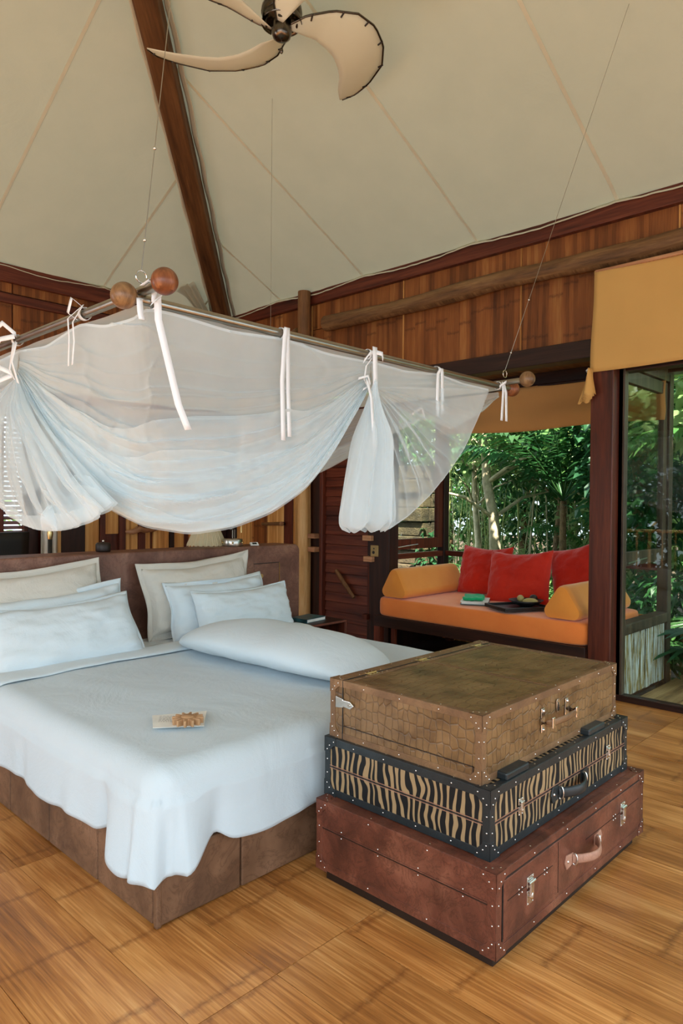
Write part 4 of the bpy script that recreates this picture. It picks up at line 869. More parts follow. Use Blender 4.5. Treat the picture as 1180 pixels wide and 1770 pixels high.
loop(1.24, 2.06, 2.112, .022, 'x'); loop(1.19, 2.46, 2.138, .023, 'y'); loop(1.80, 2.06, 2.112, .022, 'x'); loop(2.31, 2.06, 2.112, .022, 'x'); loop(2.82, 2.06, 2.112, .022, 'x'); loop(3.40, 2.06, 2.112, .022, 'x'); loop(1.19, 3.08, 2.138, .023, 'y'); loop(2.21, 4.10, 2.112, .022, 'x'); loop(3.47, 2.62, 2.138, .022, 'y')
rib([(1.796, Y, 2.13), (1.784, Y-.005, 2.08), (1.768, Y-.01, 1.916), (1.776, Y-.01, 1.69)], .022, (1, 0, 0)); rib([(1.804, Y, 2.13), (1.805, Y, 2.04), (1.808, Y, 1.876), (1.812, Y-.005, 1.707)], .020)
rib([(2.312, Y-.005, 2.14), (2.312, Y-.01, 2.0), (2.309, Y-.01, 1.905)], .030); rib([(2.312, Y, 2.12), (2.26, Y-.02, 2.10), (2.232, Y-.01, 2.062)], .022, (.4, 0, 1)); rib([(2.315, Y, 2.12), (2.345, Y-.02, 2.112), (2.362, Y-.01, 2.09)], .020, (.3, 0, 1))
rib([(2.30, Y, 2.09), (2.262, Y, 2.05), (2.25, Y, 1.99), (2.285, Y-.01, 1.93)], .010, (1, 0, .3)); rib([(2.245, Y-.02, 1.99), (2.242, Y-.05, 1.9), (2.25, Y-.06, 1.69)], .018)
rib([(2.20, Y-.01, 1.985), (2.24, Y-.03, 2.0), (2.27, Y-.02, 1.965), (2.22, Y-.02, 1.94)], .012, (.4, 0, 1))
rib([(2.815, Y, 2.12), (2.79, Y, 2.09), (2.772, Y-.01, 1.963), (2.778, Y-.01, 1.879)], .020, (1, -.2, 0)); rib([(2.822, Y, 2.12), (2.826, Y, 2.08), (2.828, Y, 1.892)], .024)
rib([(3.398, Y, 2.13), (3.385, Y-.01, 2.07), (3.37, Y-.01, 1.912)], .024); rib([(3.402, Y, 2.13), (3.415, Y-.01, 2.07), (3.42, Y-.01, 1.912)], .024); rib([(3.36, Y, 2.10), (3.40, Y-.02, 2.13), (3.42, Y, 2.12)], .014, (.2, 0, 1))
XL = 1.155
rib([(XL+.02, 2.44, 2.165), (XL-.01, 2.50, 2.12), (XL-.01, 2.49, 2.05), (XL-.01, 2.494, 1.945)], .010, (0, 1, 0)); rib([(XL+.02, 2.44, 2.165), (XL-.01, 2.46, 2.10), (XL-.01, 2.45, 2.03), (XL-.01, 2.463, 1.945)], .010, (0, 1, 0)); rib([(XL+.01, 2.42, 2.15), (XL-.01, 2.47, 2.19), (XL-.01, 2.50, 2.14), (XL, 2.45, 2.11)], .02, (0, 1, .6))
rib([(XL+.01, 3.03, 2.15), (XL-.02, 3.10, 2.205), (XL-.02, 3.2, 2.19), (XL-.01, 3.24, 2.15)], .024, (0, .3, 1)); rib([(XL, 3.02, 2.14), (XL-.02, 3.12, 2.14), (XL-.02, 3.22, 2.09)], .022, (0, .3, 1)); rib([(XL+.01, 3.03, 2.12), (XL-.02, 3.0, 2.03), (XL-.02, 2.93, 1.93)], .026, (0, 1, .4)); rib([(XL+.01, 3.06, 2.12), (XL-.02, 3.02, 2.0), (XL-.02, 2.97, 1.95)], .016, (0, 1, .4))
rib([(XL, 3.05, 1.99), (XL-.03, 3.12, 2.02), (XL-.03, 3.22, 1.99), (XL-.02, 3.28, 1.90)], .026, (0, .4, 1)); rib([(XL, 3.05, 1.98), (XL-.03, 3.12, 1.96), (XL-.03, 3.20, 1.90)], .022, (0, .4, 1))
rib([(3.157, 4.03, 2.04), (3.15, 4.02, 1.9), (3.133, 4.02, 1.70)], .022); rib([(3.33, 4.03, 2.06), (3.29, 4.0, 1.75), (3.24, 3.98, 1.46)], .020); rib([(3.46, 4.0, 2.06), (3.44, 3.98, 1.8), (3.41, 3.96, 1.60)], .020)
rib([(3.43, 2.62, 2.06), (3.42, 2.58, 1.96)], .014, (0, 1, 0)); rib([(3.43, 2.62, 2.04), (3.42, 2.70, 2.0)], .014, (0, .4, 1))

# ============================================================ SUITCASES
def rivet(mb, p, n, r=.0032):
    n = Vector(n); a = Vector((0, 0, 1)) if abs(n.z) < .9 else Vector((1, 0, 0)); b = n.cross(a).normalized(); a = b.cross(n); p = Vector(p)
    vs = [p+(a*cos(k*pi/3)+b*sin(k*pi/3))*r for k in range(6)]+[p+(a*cos(k*pi/3)+b*sin(k*pi/3))*r*.6+n*r*.45 for k in range(6)]+[p+n*r*.6]
    mb.add(vs, [(k, (k+1) % 6, 6+(k+1) % 6, 6+k) for k in range(6)]+[(6+k, 6+(k+1) % 6, 12) for k in range(6)], True)
def case(name, label, loc, w, d, h, mats, capm, trimm, trimw, caps=.058, rep=5):
    """box case with leather edge strips, corner caps, rivets; mats: body material"""
    t = thing(name, label, 'suitcase', loc); e = .0022
    MB().box(0, w, 0, d, 0, h).build('case_body', mats, t, .006, 3)
    rv = MB()
    # edge strips: on each edge a thin L of two bands
    def band(x0, x1, y0, y1, z0, z1): MB().box(x0, x1, y0, y1, z0, z1).build('edge_strip', trimm, t, .0012)
    tw = trimw
    for z0, z1 in ((-.0, tw), (h-tw, h+e)):
        band(tw, w-tw, -e, .004, z0, z1); band(-e, .004, tw, d-tw, z0, z1); band(w-.004, w+e, tw, d-tw, z0, z1)
    band(tw, w-tw, 0, tw, h-.002, h+e*1.3); band(tw, w-tw, d-tw, d, h-.002, h+e*1.3); band(0, tw, tw, d-tw, h-.002, h+e*1.3); band(w-tw, w, tw, d-tw, h-.002, h+e*1.3)
    for x0 in (-e, w-tw): band(x0, x0+tw+(e if x0 < 0 else e), -e*1.2, .004, .0, h)
    for y0 in (-e, d-tw): band(-e*1.2, .004, y0, y0+tw+e, .0, h); band(w-.004, w+e*1.2, y0, y0+tw+e, .0, h)
    c = caps; sh = [(0, 0), (c, 0), (c, c*.42), (c*.80, c*.50), (c*.50, c*.80), (c*.42, c), (0, c)]
    for X, sx in ((0, 1), (w, -1)):
        for Yy, sy in ((0, 1), (d, -1)):
            for Z, sz in ((0, 1), (h, -1)):
                mb = MB(); k = .0045
                mb.prism([(X+sx*a-(k*sx if a == 0 else 0), Yy-sy*k, Z+sz*b-(k*sz if b == 0 else 0)) for a, b in sh], (0, sy*.003, 0))
                mb.prism([(X-sx*k, Yy+sy*a-(k*sy if a == 0 else 0), Z+sz*b-(k*sz if b == 0 else 0)) for a, b in sh], (sx*.003, 0, 0))
                if sz < 0: mb.prism([(X+sx*a-(k*sx if a == 0 else 0), Yy+sy*b-(k*sy if b == 0 else 0), Z+k) for a, b in sh], (0, 0, -.003))
                mb.build('corner_cap', capm, t, .0012)
                for a, b in ((.2, .8), (.8, .2), (.42, .5)):
                    rivet(rv, (X+sx*a*c, Yy-sy*k, Z+sz*b*c), (0, -sy, 0)); rivet(rv, (X-sx*k, Yy+sy*a*c, Z+sz*b*c), (-sx, 0, 0))
                    if sz < 0: rivet(rv, (X+sx*a*c, Yy+sy*b*c, Z+k), (0, 0, 1))
    n = rep
    for k in range(1, n):
        x = w*k/n; 
        for z in (tw*.5, h-tw*.5): rivet(rv, (x, -e, z), (0, -1, 0)); rivet(rv, (x, d+e, z), (0, 1, 0))
        rivet(rv, (x, tw*.5, h+e*1.3), (0, 0, 1)); rivet(rv, (x, d-tw*.5, h+e*1.3), (0, 0, 1))
    m_ = max(3, round(n*d/w))
    for k in range(1, m_):
        y = d*k/m_
        for z in (tw*.5, h-tw*.5): rivet(rv, (-e, y, z), (-1, 0, 0)); rivet(rv, (w+e, y, z), (1, 0, 0))
        rivet(rv, (tw*.5, y, h+e*1.3), (0, 0, 1)); rivet(rv, (w-tw*.5, y, h+e*1.3), (0, 0, 1))
    for z in (h*.38, h*.62):
        rivet(rv, (tw*.4, -e*1.2, z), (0, -1, 0)); rivet(rv, (-e*1.2, tw*.4, z), (-1, 0, 0)); rivet(rv, (-e*1.2, d-tw*.4, z), (-1, 0, 0)); rivet(rv, (w-tw*.4, -e*1.2, z), (0, -1, 0))
    return t, rv
def carry(t, x, z, L, mat, bulge=.05, y=-.004, w=.028, metal='silver', ends=True):
    h = thing('carry_handle', None, None); h.name = 'carry_handle'; h.parent = t; h.location = (x, y, z)
    pts = [(-L/2+.02, -.006, 0), (-L/2+.035, -.02, 0)]+[(lerp(-L/2+.05, L/2-.05, k/8), -.02-bulge*sin(pi*(k/8*.8+.1)), 0) for k in range(9)]+[(L/2-.035, -.02, 0), (L/2-.02, -.006, 0)]
    MB().tube(pts, w/2, 10, flat=.38, up=(0, 1, 0)).build('grip', mat, h)
    for s in (-1, 1):
        mb = MB(); mb.prism([(s*(L/2+.035), 0, 0), (s*(L/2+.022), 0, w*.75), (s*(L/2-.03), 0, w*.55), (s*(L/2-.03), 0, -w*.55), (s*(L/2+.022), 0, -w*.75)], (0, -.006, 0)); mb.build('handle_tab', mat, h, .0015)
        mb = MB(); rivet(mb, (s*(L/2+.014), -.006, 0), (0, -1, 0), .006); mb.build('tab_rivet', 'silver', h)
        MB().tube([(s*(L/2-.022)+.0*cos(a), -.014-.010*cos(a*pi/6), w*.62*sin(a*pi/6)) for a in range(13)], .0028, 6, False).build('handle_ring', metal, h)
    return h

# --- red-brown leather case on a dark plinth
rc, rv = case('suitcase', 'large red-brown leather suitcase on a dark plinth, lowest of the stack of three', (1.872, 1.122, .042), 1.19, .79, .262, 'red_leather', 'red_leather', 'red_leather', .030, .055, 5)
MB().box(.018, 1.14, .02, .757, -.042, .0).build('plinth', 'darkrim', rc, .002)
MB().box(-.0028, .0, .03, .76, .158, .163).build('side_seam', 'darkrim', rc); MB().box(-.0034, .0, .03, .76, .162, .166).build('seam_welt', 'red_leather', rc, .001)
for k in range(4): rivet(rv, (-.003, .12+.18*k, .174), (-1, 0, 0)); rivet(rv, (-.003, .12+.18*k, .150), (-1, 0, 0))
# inset drawer front on the long side
MB().box(.040, 1.155, -.005, .0, .045, .232).build('drawer_front', 'red_leather', rc, .004)
for a in ((.034, .0375, .04, .236), (.034, 1.16, .2335, .237)): MB().box(a[0], a[1], -.0035, 0, a[2], a[3]).build('drawer_gap', 'black', rc)
MB().box(.40, .402, -.0062, 0, .05, .228).build('drawer_seam', 'darkrim', rc)
MB().box(.06, .36, -.0062, 0, .160, .162).box(.62, 1.13, -.0062, 0, .160, .162).build('drawer_seam', 'darkrim', rc)
def latch(t, x, z, y=-.005, s=1, mat='silver'):
    l = thing('latch', None, None); l.parent = t; l.location = (x, y, z)
    MB().box(-.020*s, .020*s, -.003, 0, -.045*s, .002*s).build('lower_plate', mat, l, .001)
    MB().box(-.022*s, .022*s, -.0035, 0, .012*s, .048*s).build('upper_plate', mat, l, .001)
    MB().box(-.012*s, .012*s, -.012, -.003, -.02*s, .035*s).build('hasp', mat, l, .003)
    MB().tube([(-.02*s, -.008, .030*s), (.02*s, -.008, .030*s)], .0055*s, 10).build('hinge_barrel', mat, l)
    MB().sphere((0, -.010, -.016*s), .008*s, 10, 8, (1, .6, 1.6)).build('hasp_tongue', mat, l)
    mb = MB()
    for a in (-.016, .016):
        for b in (-.04, .043): rivet(mb, (a*s, -.0035, b*s), (0, -1, 0), .003)
    mb.build('latch_rivets', mat, l)['kind'] = 'stuff'
latch(rc, .200, .140); latch(rc, .96, .148)
for x in (.13, .15, .30, .318, .87, .89): rivet(rv, (x, -.006, .168), (0, -1, 0), .0035); rivet(rv, (x, -.006, .152), (0, -1, 0), .0035)
carry(rc, .60, .135, .24, 'handle', .035, -.005, .034, 'silver')
tag(rv.build('rivets', 'silver', rc), kind='stuff')

# --- zebra case
zc, rv = case('suitcase', 'black edged suitcase with tan and black zebra stripes, middle of the stack of three', (1.930, 1.182, .307), 1.10, .745, .222, 'zebra', 'blackl', 'blackl', .027, .056, 7)
for z in (.106, .116):
    MB().box(-.0030, 0, .026, .72, z, z+.0015).build('stitch_line', 'handle', zc); MB().box(.026, 1.075, -.0030, 0, z, z+.0015).build('stitch_line', 'handle', zc)
MB().box(-.0018, 0, .026, .72, .1095, .1135).build('lid_gap', 'black', zc); MB().box(.026, 1.075, -.0018, 0, .1095, .1135).build('lid_gap', 'black', zc)
for x in (.185, .815): MB().box(x-.075, x+.075, .004, .050, .222, .248).build('top_block', 'blackl', zc, .006)
latch(zc, .185, .118, -.003, .62); latch(zc, .895, .122, -.003, .62)
carry(zc, .555, .088, .24, 'blackl', .03, -.003, .040, 'silver')
tag(rv.build('rivets', 'silver', zc), kind='stuff')

# --- crocodile case
bc, rv = case('suitcase', 'olive brown crocodile patterned suitcase, topmost of the stack of three', (1.947, 1.226, .5315), 1.065, .69, .226, 'croc', 'brown_leather', 'brown_leather', .024, .050, 6)
bc_h = .226
MB().box(.0, 1.065, .624, .629, .2262, .2296).build('lid_gap', 'black', bc); MB().box(-.0026, 0, .624, .628, .0, .226).build('lid_gap', 'black', bc)
MB().box(.02, 1.05, .60, .620, .2262, .2292).box(.02, 1.05, .632, .664, .2262, .2292).build('hinge_band', 'brown_leather', bc, .001)
MB().box(-.0028, 0, .03, .622, .052, .0545).box(-.0028, 0, .0295, .032, .0, .0545).build('side_seam', 'darkrim', bc)
MB().box(.505, .525, .024, .60, .2262, .2285).build('centre_seam', 'brown_leather', bc, .001)
for x in (.165, .505, .945):
    h = thing('hinge', None, None); h.parent = bc; h.location = (x, .626, .230)
    MB().box(-.028, .028, -.022, .022, 0, .002).build('hinge_leaf', 'brass', h, .0008); MB().tube([(-.028, 0, .003), (.028, 0, .003)], .004, 8).build('hinge_pin', 'brass', h)
    mb = MB(); [rivet(mb, (a, b, .002), (0, 0, 1), .0035) for a in (-.02, 0, .02) for b in (-.015, .015)]; mb.build('hinge_rivets', 'silver', h)['kind'] = 'stuff'
    for a in (-.05, .05, .08):
        rivet(rv, (x+a, .610, .2292), (0, 0, 1), .0035); rivet(rv, (x+a, .645, .2292), (0, 0, 1), .0035)
# side latch across the lid gap on the left end
sl = thing('side_latch', None, None); sl.parent = bc; sl.location = (-.003, .615, .142)
MB().prism([(0, .045, -.022), (0, .045, .022), (0, .005, .016), (0, .005, -.016)], (-.004, 0, 0)).build('latch_plate', 'silver', sl, .001)
MB().prism([(-.002, .008, -.010), (-.002, .008, .014), (-.002, -.035, .014), (-.002, -.055, .0), (-.002, -.035, -.014)], (-.006, 0, 0)).build('latch_arm', 'silver', sl, .0015)
MB().tube([(-.008, -.03, 0), (-.012, -.03, 0)], .006, 10).build('latch_knob', 'steel', sl)
ky = thing('keyhole_plate', None, None); ky.parent = bc; ky.location = (.520, -.004, .158)
MB().prism([(.013*cos(a*pi/8)*(1.15 if a < 8 else .8), 0, .013*sin(a*pi/8)+(.012 if a < 8 else -.014)) for a in range(16)], (0, -.003, 0)).build('plate', 'silver', ky, .0008)
MB().box(-.0025, .0025, -.0036, -.003, -.018, .012).build('key_slot', 'black', ky)
ch = thing('carry_handle', None, None); ch.parent = bc; ch.location = (.500, -.003, .125)
MB().tube([(-.115, -.004, -.002), (-.118, -.03, -.002), (-.09, -.042, -.0), (0, -.048, .0), (.09, -.042, 0), (.115, -.03, 0), (.112, -.004, 0)], .013, 10, flat=.3, up=(0, 1, 0)).build('grip', 'brown_leather', ch)
for x in (-.095, .095):
    MB().box(x-.009, x+.009, -.046, -.040, -.020, .020).build('metal_clasp', 'silver', ch, .002)
    MB().box(x-.013, x+.013, -.003, 0, -.045, .045).build('strap_plate', 'silver', ch, .003)
    mb = MB(); [rivet(mb, (x, -.004, z), (0, -1, 0), .008) for z in (-.034, .034)]; mb.build('domed_rivet', 'silver', ch)
tag(rv.build('rivets', 'silver', bc), kind='stuff')

# ============================================================ DAYBED
DB = thing('daybed', 'dark wooden daybed base built between the posts of the window bay', 'daybed', (4.985, 2.26, 0))
dl, dw = 2.085, 1.15
MB().box(0, .05, 0, dl, .285, .385).build('front_rail', 'darkwood_h', DB, .004); MB().box(dw-.05, dw, 0, dl-.06, .285, .385).build('back_rail', 'darkwood_h', DB)
for y in (0, dl-.06): MB().box(.05, dw-.05, y, y+.05, .285, .385).build('end_rail', 'darkwood_h', DB)
MB().box(.05, dw-.05, .05, dl-.06, .36, .385).build('bed_deck', 'darkwood_h', DB)
for x, y in ((0, dl-.07), (0, .0), (dw-.07, dl-.13), (dw-.07, 0)): MB().box(x, x+.07, y, y+.07, 0, .285).build('leg', 'redwood', DB, .003)
MB().box(.10, .14, dl-.17, dl-.13, 0, .285).build('leg', 'redwood', DB, .003)
sm = thing('seat_mattress', 'long orange cotton seat mattress on the dark daybed', 'mattress', (5.0, 2.262, .387))
def mat_(u, v):   # rounded box
    a = 2*pi*u; n_ = 16; ca, sa = cos(a), sin(a); k = (abs(ca)**n_+abs(sa)**n_)**(-1/n_)
    x, y = .54*ca*k, 1.036*sa*k; h_ = .168
    if v < .2: t = v/.2; return (.55+x*t, 1.036+y*t, .0)
    if v > .7: t = (1-v)/.3; return (.55+x*t, 1.036+y*t, h_+.012*(1-t*t)+.003*nz(x*t*5, y*t*5))
    t = (v-.2)/.5; th_ = pi*t; q = 1+.012*sin(th_)+.003*nz(a*6, t*3); rr = .99+.01*min(1, 3*sin(th_)); return (.55+x*q*rr, 1.036+y*(q*rr), h_*(.5-.5*cos(th_))*.5+h_*t*.5)
MB().grid(mat_, 160, 40).build('mattress_body', 'orange', sm)
def tri_cushion(label, loc, hw, h, L):
    t = thing('bolster_cushion', label, 'cushion', loc)
    tri = [(-hw, 0), (hw, 0), (0, h)]; R = .055; prof = []
    cx, cz = 0, h/3
    for i in range(3):
        p = Vector(tri[i]); a = Vector(tri[i-1]); b = Vector(tri[(i+1) % 3]); u1 = (a-p).normalized(); u2 = (b-p).normalized(); bis = (u1+u2).normalized(); ang = u1.angle(u2)/2
        c = p+bis*(R/sin(ang)); s0 = atan2((p+u1*(R/math.tan(ang))-c).y, (p+u1*(R/math.tan(ang))-c).x); s1 = atan2((p+u2*(R/math.tan(ang))-c).y, (p+u2*(R/math.tan(ang))-c).x)
        while s1 < s0: s1 += 2*pi
        for k in range(6): q = s0+(s1-s0)*k/5; prof.append((c.x+R*cos(q), c.y+R*sin(q)))
    n = len(prof)
    P = []
    for i in range(n):
        a, b = Vector(prof[i]), Vector(prof[(i+1) % n]); m = max(1, int((b-a).length/.03))
        for k in range(m): P.append(a.lerp(b, k/m))
    n = len(P)
    def g(u, v):
        i = int(u*n) % n; p = P[i]; e = 1.0; x = L*v
        if v < .06: q = v/.06; e = .93+.07*sqrt(1-(1-q)**2)
        elif v > .94: q = (1-v)/.06; e = .93+.07*sqrt(1-(1-q)**2)
        return (x, p.x*e, h/3+(p.y-h/3)*e+.002*nz(v*6, p.x*9))
    mb = MB(); mb.grid(g, n, 40)
    for v, s in ((0, -1), (1, 1)):
        def cap(u, w, v=v, s=s): q = g(u, v); k = 1-w; return (q[0]+s*.016*(1-k*k), q[1]*k, h/3+(q[2]-h/3)*k)
        mb.grid(cap, n, 8)
    mb.build('cushion_body', 'amber', t); return t
tri_cushion('amber triangular bolster cushion at the left end of the daybed', (5.03, 4.145, .562), .185, .335, .98)
tri_cushion('amber triangular bolster cushion at the right end of the daybed beside the red-brown post', (5.04, 2.475, .562), .20, .31, 1.0)
def sqcushion(label, c, ux, uy, w, h, t, seed):
    o = pillow('scatter_cushion', label, 'red', c, ux, uy, w, h, t, 0, seed); o['category'] = 'cushion'; return o
sqcushion('red square cushion at the left, leaning against the bay window', (5.93, 3.72, .80), (0, -1, 0), (.28, 0, 1), .56, .50, .20, 21)
sqcushion('red square cushion in the middle, leaning in front of the other two', (5.66, 3.19, .795), (.10, -1, .05), (.34, 0, 1), .60, .50, .20, 22)
sqcushion('red square cushion at the right behind the bolster, tilted on its corner', (5.90, 2.72, .86), (.05, -1, .28), (.24, .25, 1), .56, .52, .20, 23)
bk2 = thing('book', 'white book under the green cloth on the orange seat mattress', 'book', (5.30, 3.42, .572), .5)
MB().box(-.15, .15, -.11, .11, .004, .022).build('page_block', 'pages', bk2); MB().box(-.16, .16, -.12, .12, .022, .026).build('cover', 'white', bk2); MB().box(-.16, .16, -.12, .12, 0, .004).build('cover', 'teal', bk2)
gc = thing('folded_cloth', 'crumpled green cloth lying on the white book', 'cloth', (5.31, 3.44, .600), .5)
MB().grid(lambda u, v: ((u-.5)*.27+.01*sin(v*7), (v-.5)*.17+.008*sin(u*9), .012+.010*nz(u*4, v*4)+.006*sin(u*14)), 24, 16).build('cloth_body', 'green', gc, solid=.022)
ty = thing('tray', 'black lacquered tray on the orange seat mattress', 'tray', (5.25, 2.97, .575), -.5)
MB().box(-.22, .22, -.17, .17, 0, .012).build('tray_base', 'black', ty, .003)
for a in ((-.22, .22, -.17, -.155), (-.22, .22, .155, .17), (-.22, -.205, -.155, .155), (.205, .22, -.155, .155)): MB().box(*a, .012, .03).build('tray_rim', 'black', ty, .003)
bwl = thing('bowl', 'dark shallow bowl of pale fruit on the black tray', 'bowl', (5.32, 2.93, .589))
MB().lathe([(0, 0), (.05, 0), (.11, .03), (.145, .055), (.138, .055), (.10, .034), (0, .012)], n=32).build('bowl_body', 'black', bwl)
for i, (x, y, z, sx, sy, m, l) in enumerate(((.03, .07, .665, 1.3, .9, 'fruit', 'pale rounded fruit at the left of the dark bowl'), (-.02, -.05, .655, .8, 1.9, 'fruit', 'long pale yellow-green fruit lying across the dark bowl'), (.07, -.03, .675, 1, 1, 'darkrim', 'dark round fruit at the back of the dark bowl'))):
    f = thing('fruit', l, 'fruit', (5.32+x, 2.93+y, z-.02), .6); MB().sphere((0, 0, 0), .034, 16, 10, (sx, sy, .9)).build('fruit_body', m, f)

# ============================================================ OUTSIDE: deck, railing, jungle
dk_ = struct(bpy.data.objects.new('floor_deck', None)); C.objects.link(dk_)
y = -1.5
while y < 2.05:
    w = .15; bx('deck_plank', 'deck', RX+.04, RX+1.75, y, min(y+w-.006, 2.07), -.09, -.052+random.uniform(-.002, .002), dk_, .004); y += w
bx('deck_edge', 'white', RX+1.30, RX+1.38, .9, 1.98, -.05, .03, dk_, .01)
gr = bpy.data.objects.new('ground', None); C.objects.link(gr); struct(gr)
MB().grid(lambda u, v: (lerp(4.5, 26, u), lerp(-10, 24, v), -.8+.25*nz(u*9, v*12)+.9*sstep(.35, 1, u)), 60, 70).build('earth', 'soil', gr)
MB().grid(lambda u, v: (lerp(-16, 4.6, u), lerp(-14, 20, v), -.8+.1*nz(u*9, v*12)), 20, 20).build('earth', 'soil', gr)

def leafverts(p, d, up, L, w, mb, bend=.25):
    """one folded leaf: 6 points, 4 triangles"""
    d = d.normalized(); s = d.cross(up)
    if s.length < 1e-3: s = Vector((1, 0, 0))
    s.normalize(); n = s.cross(d)
    a = p; b = p+d*L*.45+s*w+n*w*.35; c = p+d*L*.45-s*w+n*w*.35; m = p+d*L*.5; e = p+d*L-n*L*bend*.4
    mb.add([a, b, m, c, e], [(0, 2, 1), (0, 3, 2), (1, 2, 4), (2, 3, 4)])
def crown(name, mat, parent, c, r, n, L, wd, seed, hang=.5, shell=.35):
    rnd = random.Random(seed); mb = MB()
    for i in range(n):
        v = Vector((rnd.gauss(0, 1), rnd.gauss(0, 1), rnd.gauss(0, 1))).normalized(); rr = (shell+(1-shell)*rnd.random()**.6); p = Vector((v.x*r[0], v.y*r[1], v.z*r[2]))*rr
        cl = nz(p.x*1.5+seed, p.y*1.5, p.z*1.5); 
        if cl < -.12 and rnd.random() < .8: continue
        d = Vector((v.x+rnd.gauss(0, .6), v.y+rnd.gauss(0, .6), rnd.gauss(0, .5)-hang)); leafverts(Vector(c)+p, d, Vector((rnd.gauss(0, .3), rnd.gauss(0, .3), 1)), L*rnd.uniform(.6, 1.3), wd*rnd.uniform(.7, 1.3), mb)
    return tag(mb.build(name, mat, parent), kind='stuff')
def tree(label, x, y, z0, h, r, mat, n=1800, L=.16, wd=.035, tr=.09, bark='bark', seed=0, lean=(0, 0), hang=.5, cz=None, group=None):
    t = thing('tree', label, 'tree', (x, y, z0), 0, group); rnd = random.Random(seed)
    pts = [(lean[0]*k/6+.04*rnd.gauss(0, 1)*(k > 0), lean[1]*k/6+.04*rnd.gauss(0, 1)*(k > 0), h*k/6) for k in range(7)]
    MB().tube(pts, [tr*(1.15-.09*k) for k in range(7)], 12).build('trunk', bark, t)
    for k in range(5):
        a = rnd.uniform(0, 2*pi); b = Vector(pts[3+k % 3]); e = b+Vector((cos(a)*r[0]*.7, sin(a)*r[1]*.7, r[2]*.5))
        MB().tube([b, b.lerp(e, .5)+Vector((0, 0, .1)), e], [tr*.4, tr*.28, tr*.1], 7).build('branch', bark, t)
    crown('foliage', mat, t, (lean[0], lean[1], cz if cz is not None else h), r, n, L, wd, seed, hang); return t
def frond(parent, base, az, el, L, nl, ll, lw, mat, seed, droop=1.0):
    rnd = random.Random(seed); P = []; d = Vector((cos(az)*cos(el), sin(az)*cos(el), sin(el))); p = Vector(base); N = 14
    for k in range(N+1):
        P.append(p.copy()); p = p+d*(L/N); d.z -= droop*.11*(.4+k/N); d.normalize()
    mb = MB(); mb.tube(P, [.014*(1-k/(N+2)) for k in range(N+1)], 5)
    for k in range(nl):
        f = .18+.82*k/nl; i = min(int(f*N), N-1); q = P[i].lerp(P[i+1], f*N-i); dd = (P[i+1]-P[i]).normalized(); s = dd.cross(Vector((0, 0, 1))).normalized()
        for sg in (-1, 1):
            le = ll*(sin(pi*min(1, f*.85+.12))**.6)*rnd.uniform(.85, 1.1); leafverts(q, dd*.75+s*sg+Vector((0, 0, -.35+rnd.gauss(0, .1))), Vector((0, 0, 1)), le, lw, mb, .5)
    return mb.build('frond', mat, parent)
def palmtree(label, x, y, z0, h, n, L, seed, mat='palm', nl=26, ll=.42, lw=.022, az0=0, azr=2*pi, trunk=.06, el=(.5, 1.2), group=None, droop=1.0):
    t = thing('palm', label, 'palm', (x, y, z0), 0, group); rnd = random.Random(seed)
    if h > .1: MB().tube([(0, 0, 0), (.03, .02, h*.5), (0, 0, h)], [trunk*1.1, trunk, trunk*.8], 10).build('trunk', 'bark', t)
    for k in range(n): frond(t, (0, 0, h), az0+azr*k/n+rnd.uniform(-.2, .2), rnd.uniform(*el), L*rnd.uniform(.8, 1.15), nl, ll, lw, mat, seed*50+k, droop)
    return t
def fanpalm(label, x, y, z0, n, L, seed, mat='leafB'):
    t = thing('fan_palm', label, 'palm', (x, y, z0)); rnd = random.Random(seed)
    for k in range(n):
        az = 2*pi*k/n+rnd.uniform(-.3, .3); e = Vector((cos(az)*.55*L, sin(az)*.55*L, L*rnd.uniform(.35, 1.0))); mb = MB(); mb.tube([(0, 0, 0), e*.5+Vector((0, 0, .08)), e], .010, 6)
        ax = Vector((cos(az), sin(az), .15)).normalized(); s = ax.cross(Vector((0, 0, 1))).normalized(); nn = s.cross(ax)
        for j in range(22):
            a = radians(-125+250*j/21); d = ax*cos(a)+s*sin(a); w0 = .022
            q = e+d*L*.5+Vector((0, 0, -.05)); mb.add([e, e+d*L*.25+s.cross(d)*.0+d.cross(nn)*w0, q, e+d*L*.25-d.cross(nn)*w0, q+d*L*.12-Vector((0, 0, .06))], [(0, 1, 2), (0, 2, 3), (1, 4, 2), (2, 4, 3)])
        mb.build('fan_leaf', mat, t)
    return t
def bamboo(label, x, y, z0, n, h, seed, spread=.5, group=None):
    t = thing('bamboo_clump', label, 'bamboo', (x, y, z0), 0, group); rnd = random.Random(seed); lv = MB()
    for k in range(n):
        bx_, by_ = rnd.uniform(-spread, spread), rnd.uniform(-spread, spread); lx, ly = rnd.gauss(0, .25), rnd.gauss(0, .25); H = h*rnd.uniform(.75, 1.1); pts = [(bx_+lx*(q/5)**2*1.5, by_+ly*(q/5)**2*1.5, H*q/5) for q in range(6)]
        MB().tube(pts, [.014, .013, .012, .010, .008, .005], 6).build('culm', 'culm' if k % 3 else 'palebark', t)
        for q in range(110):
            f = rnd.uniform(.1, 1); i = min(int(f*5), 4); p = Vector(pts[i]).lerp(Vector(pts[i+1]), f*5-i)+Vector((rnd.gauss(0, .14), rnd.gauss(0, .14), rnd.gauss(0, .05)))
            leafverts(p, Vector((rnd.gauss(0, 1), rnd.gauss(0, 1), -.5)), Vector((0, 0, 1)), rnd.uniform(.1, .2), .012, lv)
    tag(lv.build('foliage', 'leafC', t), kind='stuff'); return t
def at(sl, X): return X*sl     # sl: slope y/x of the sight line from the room
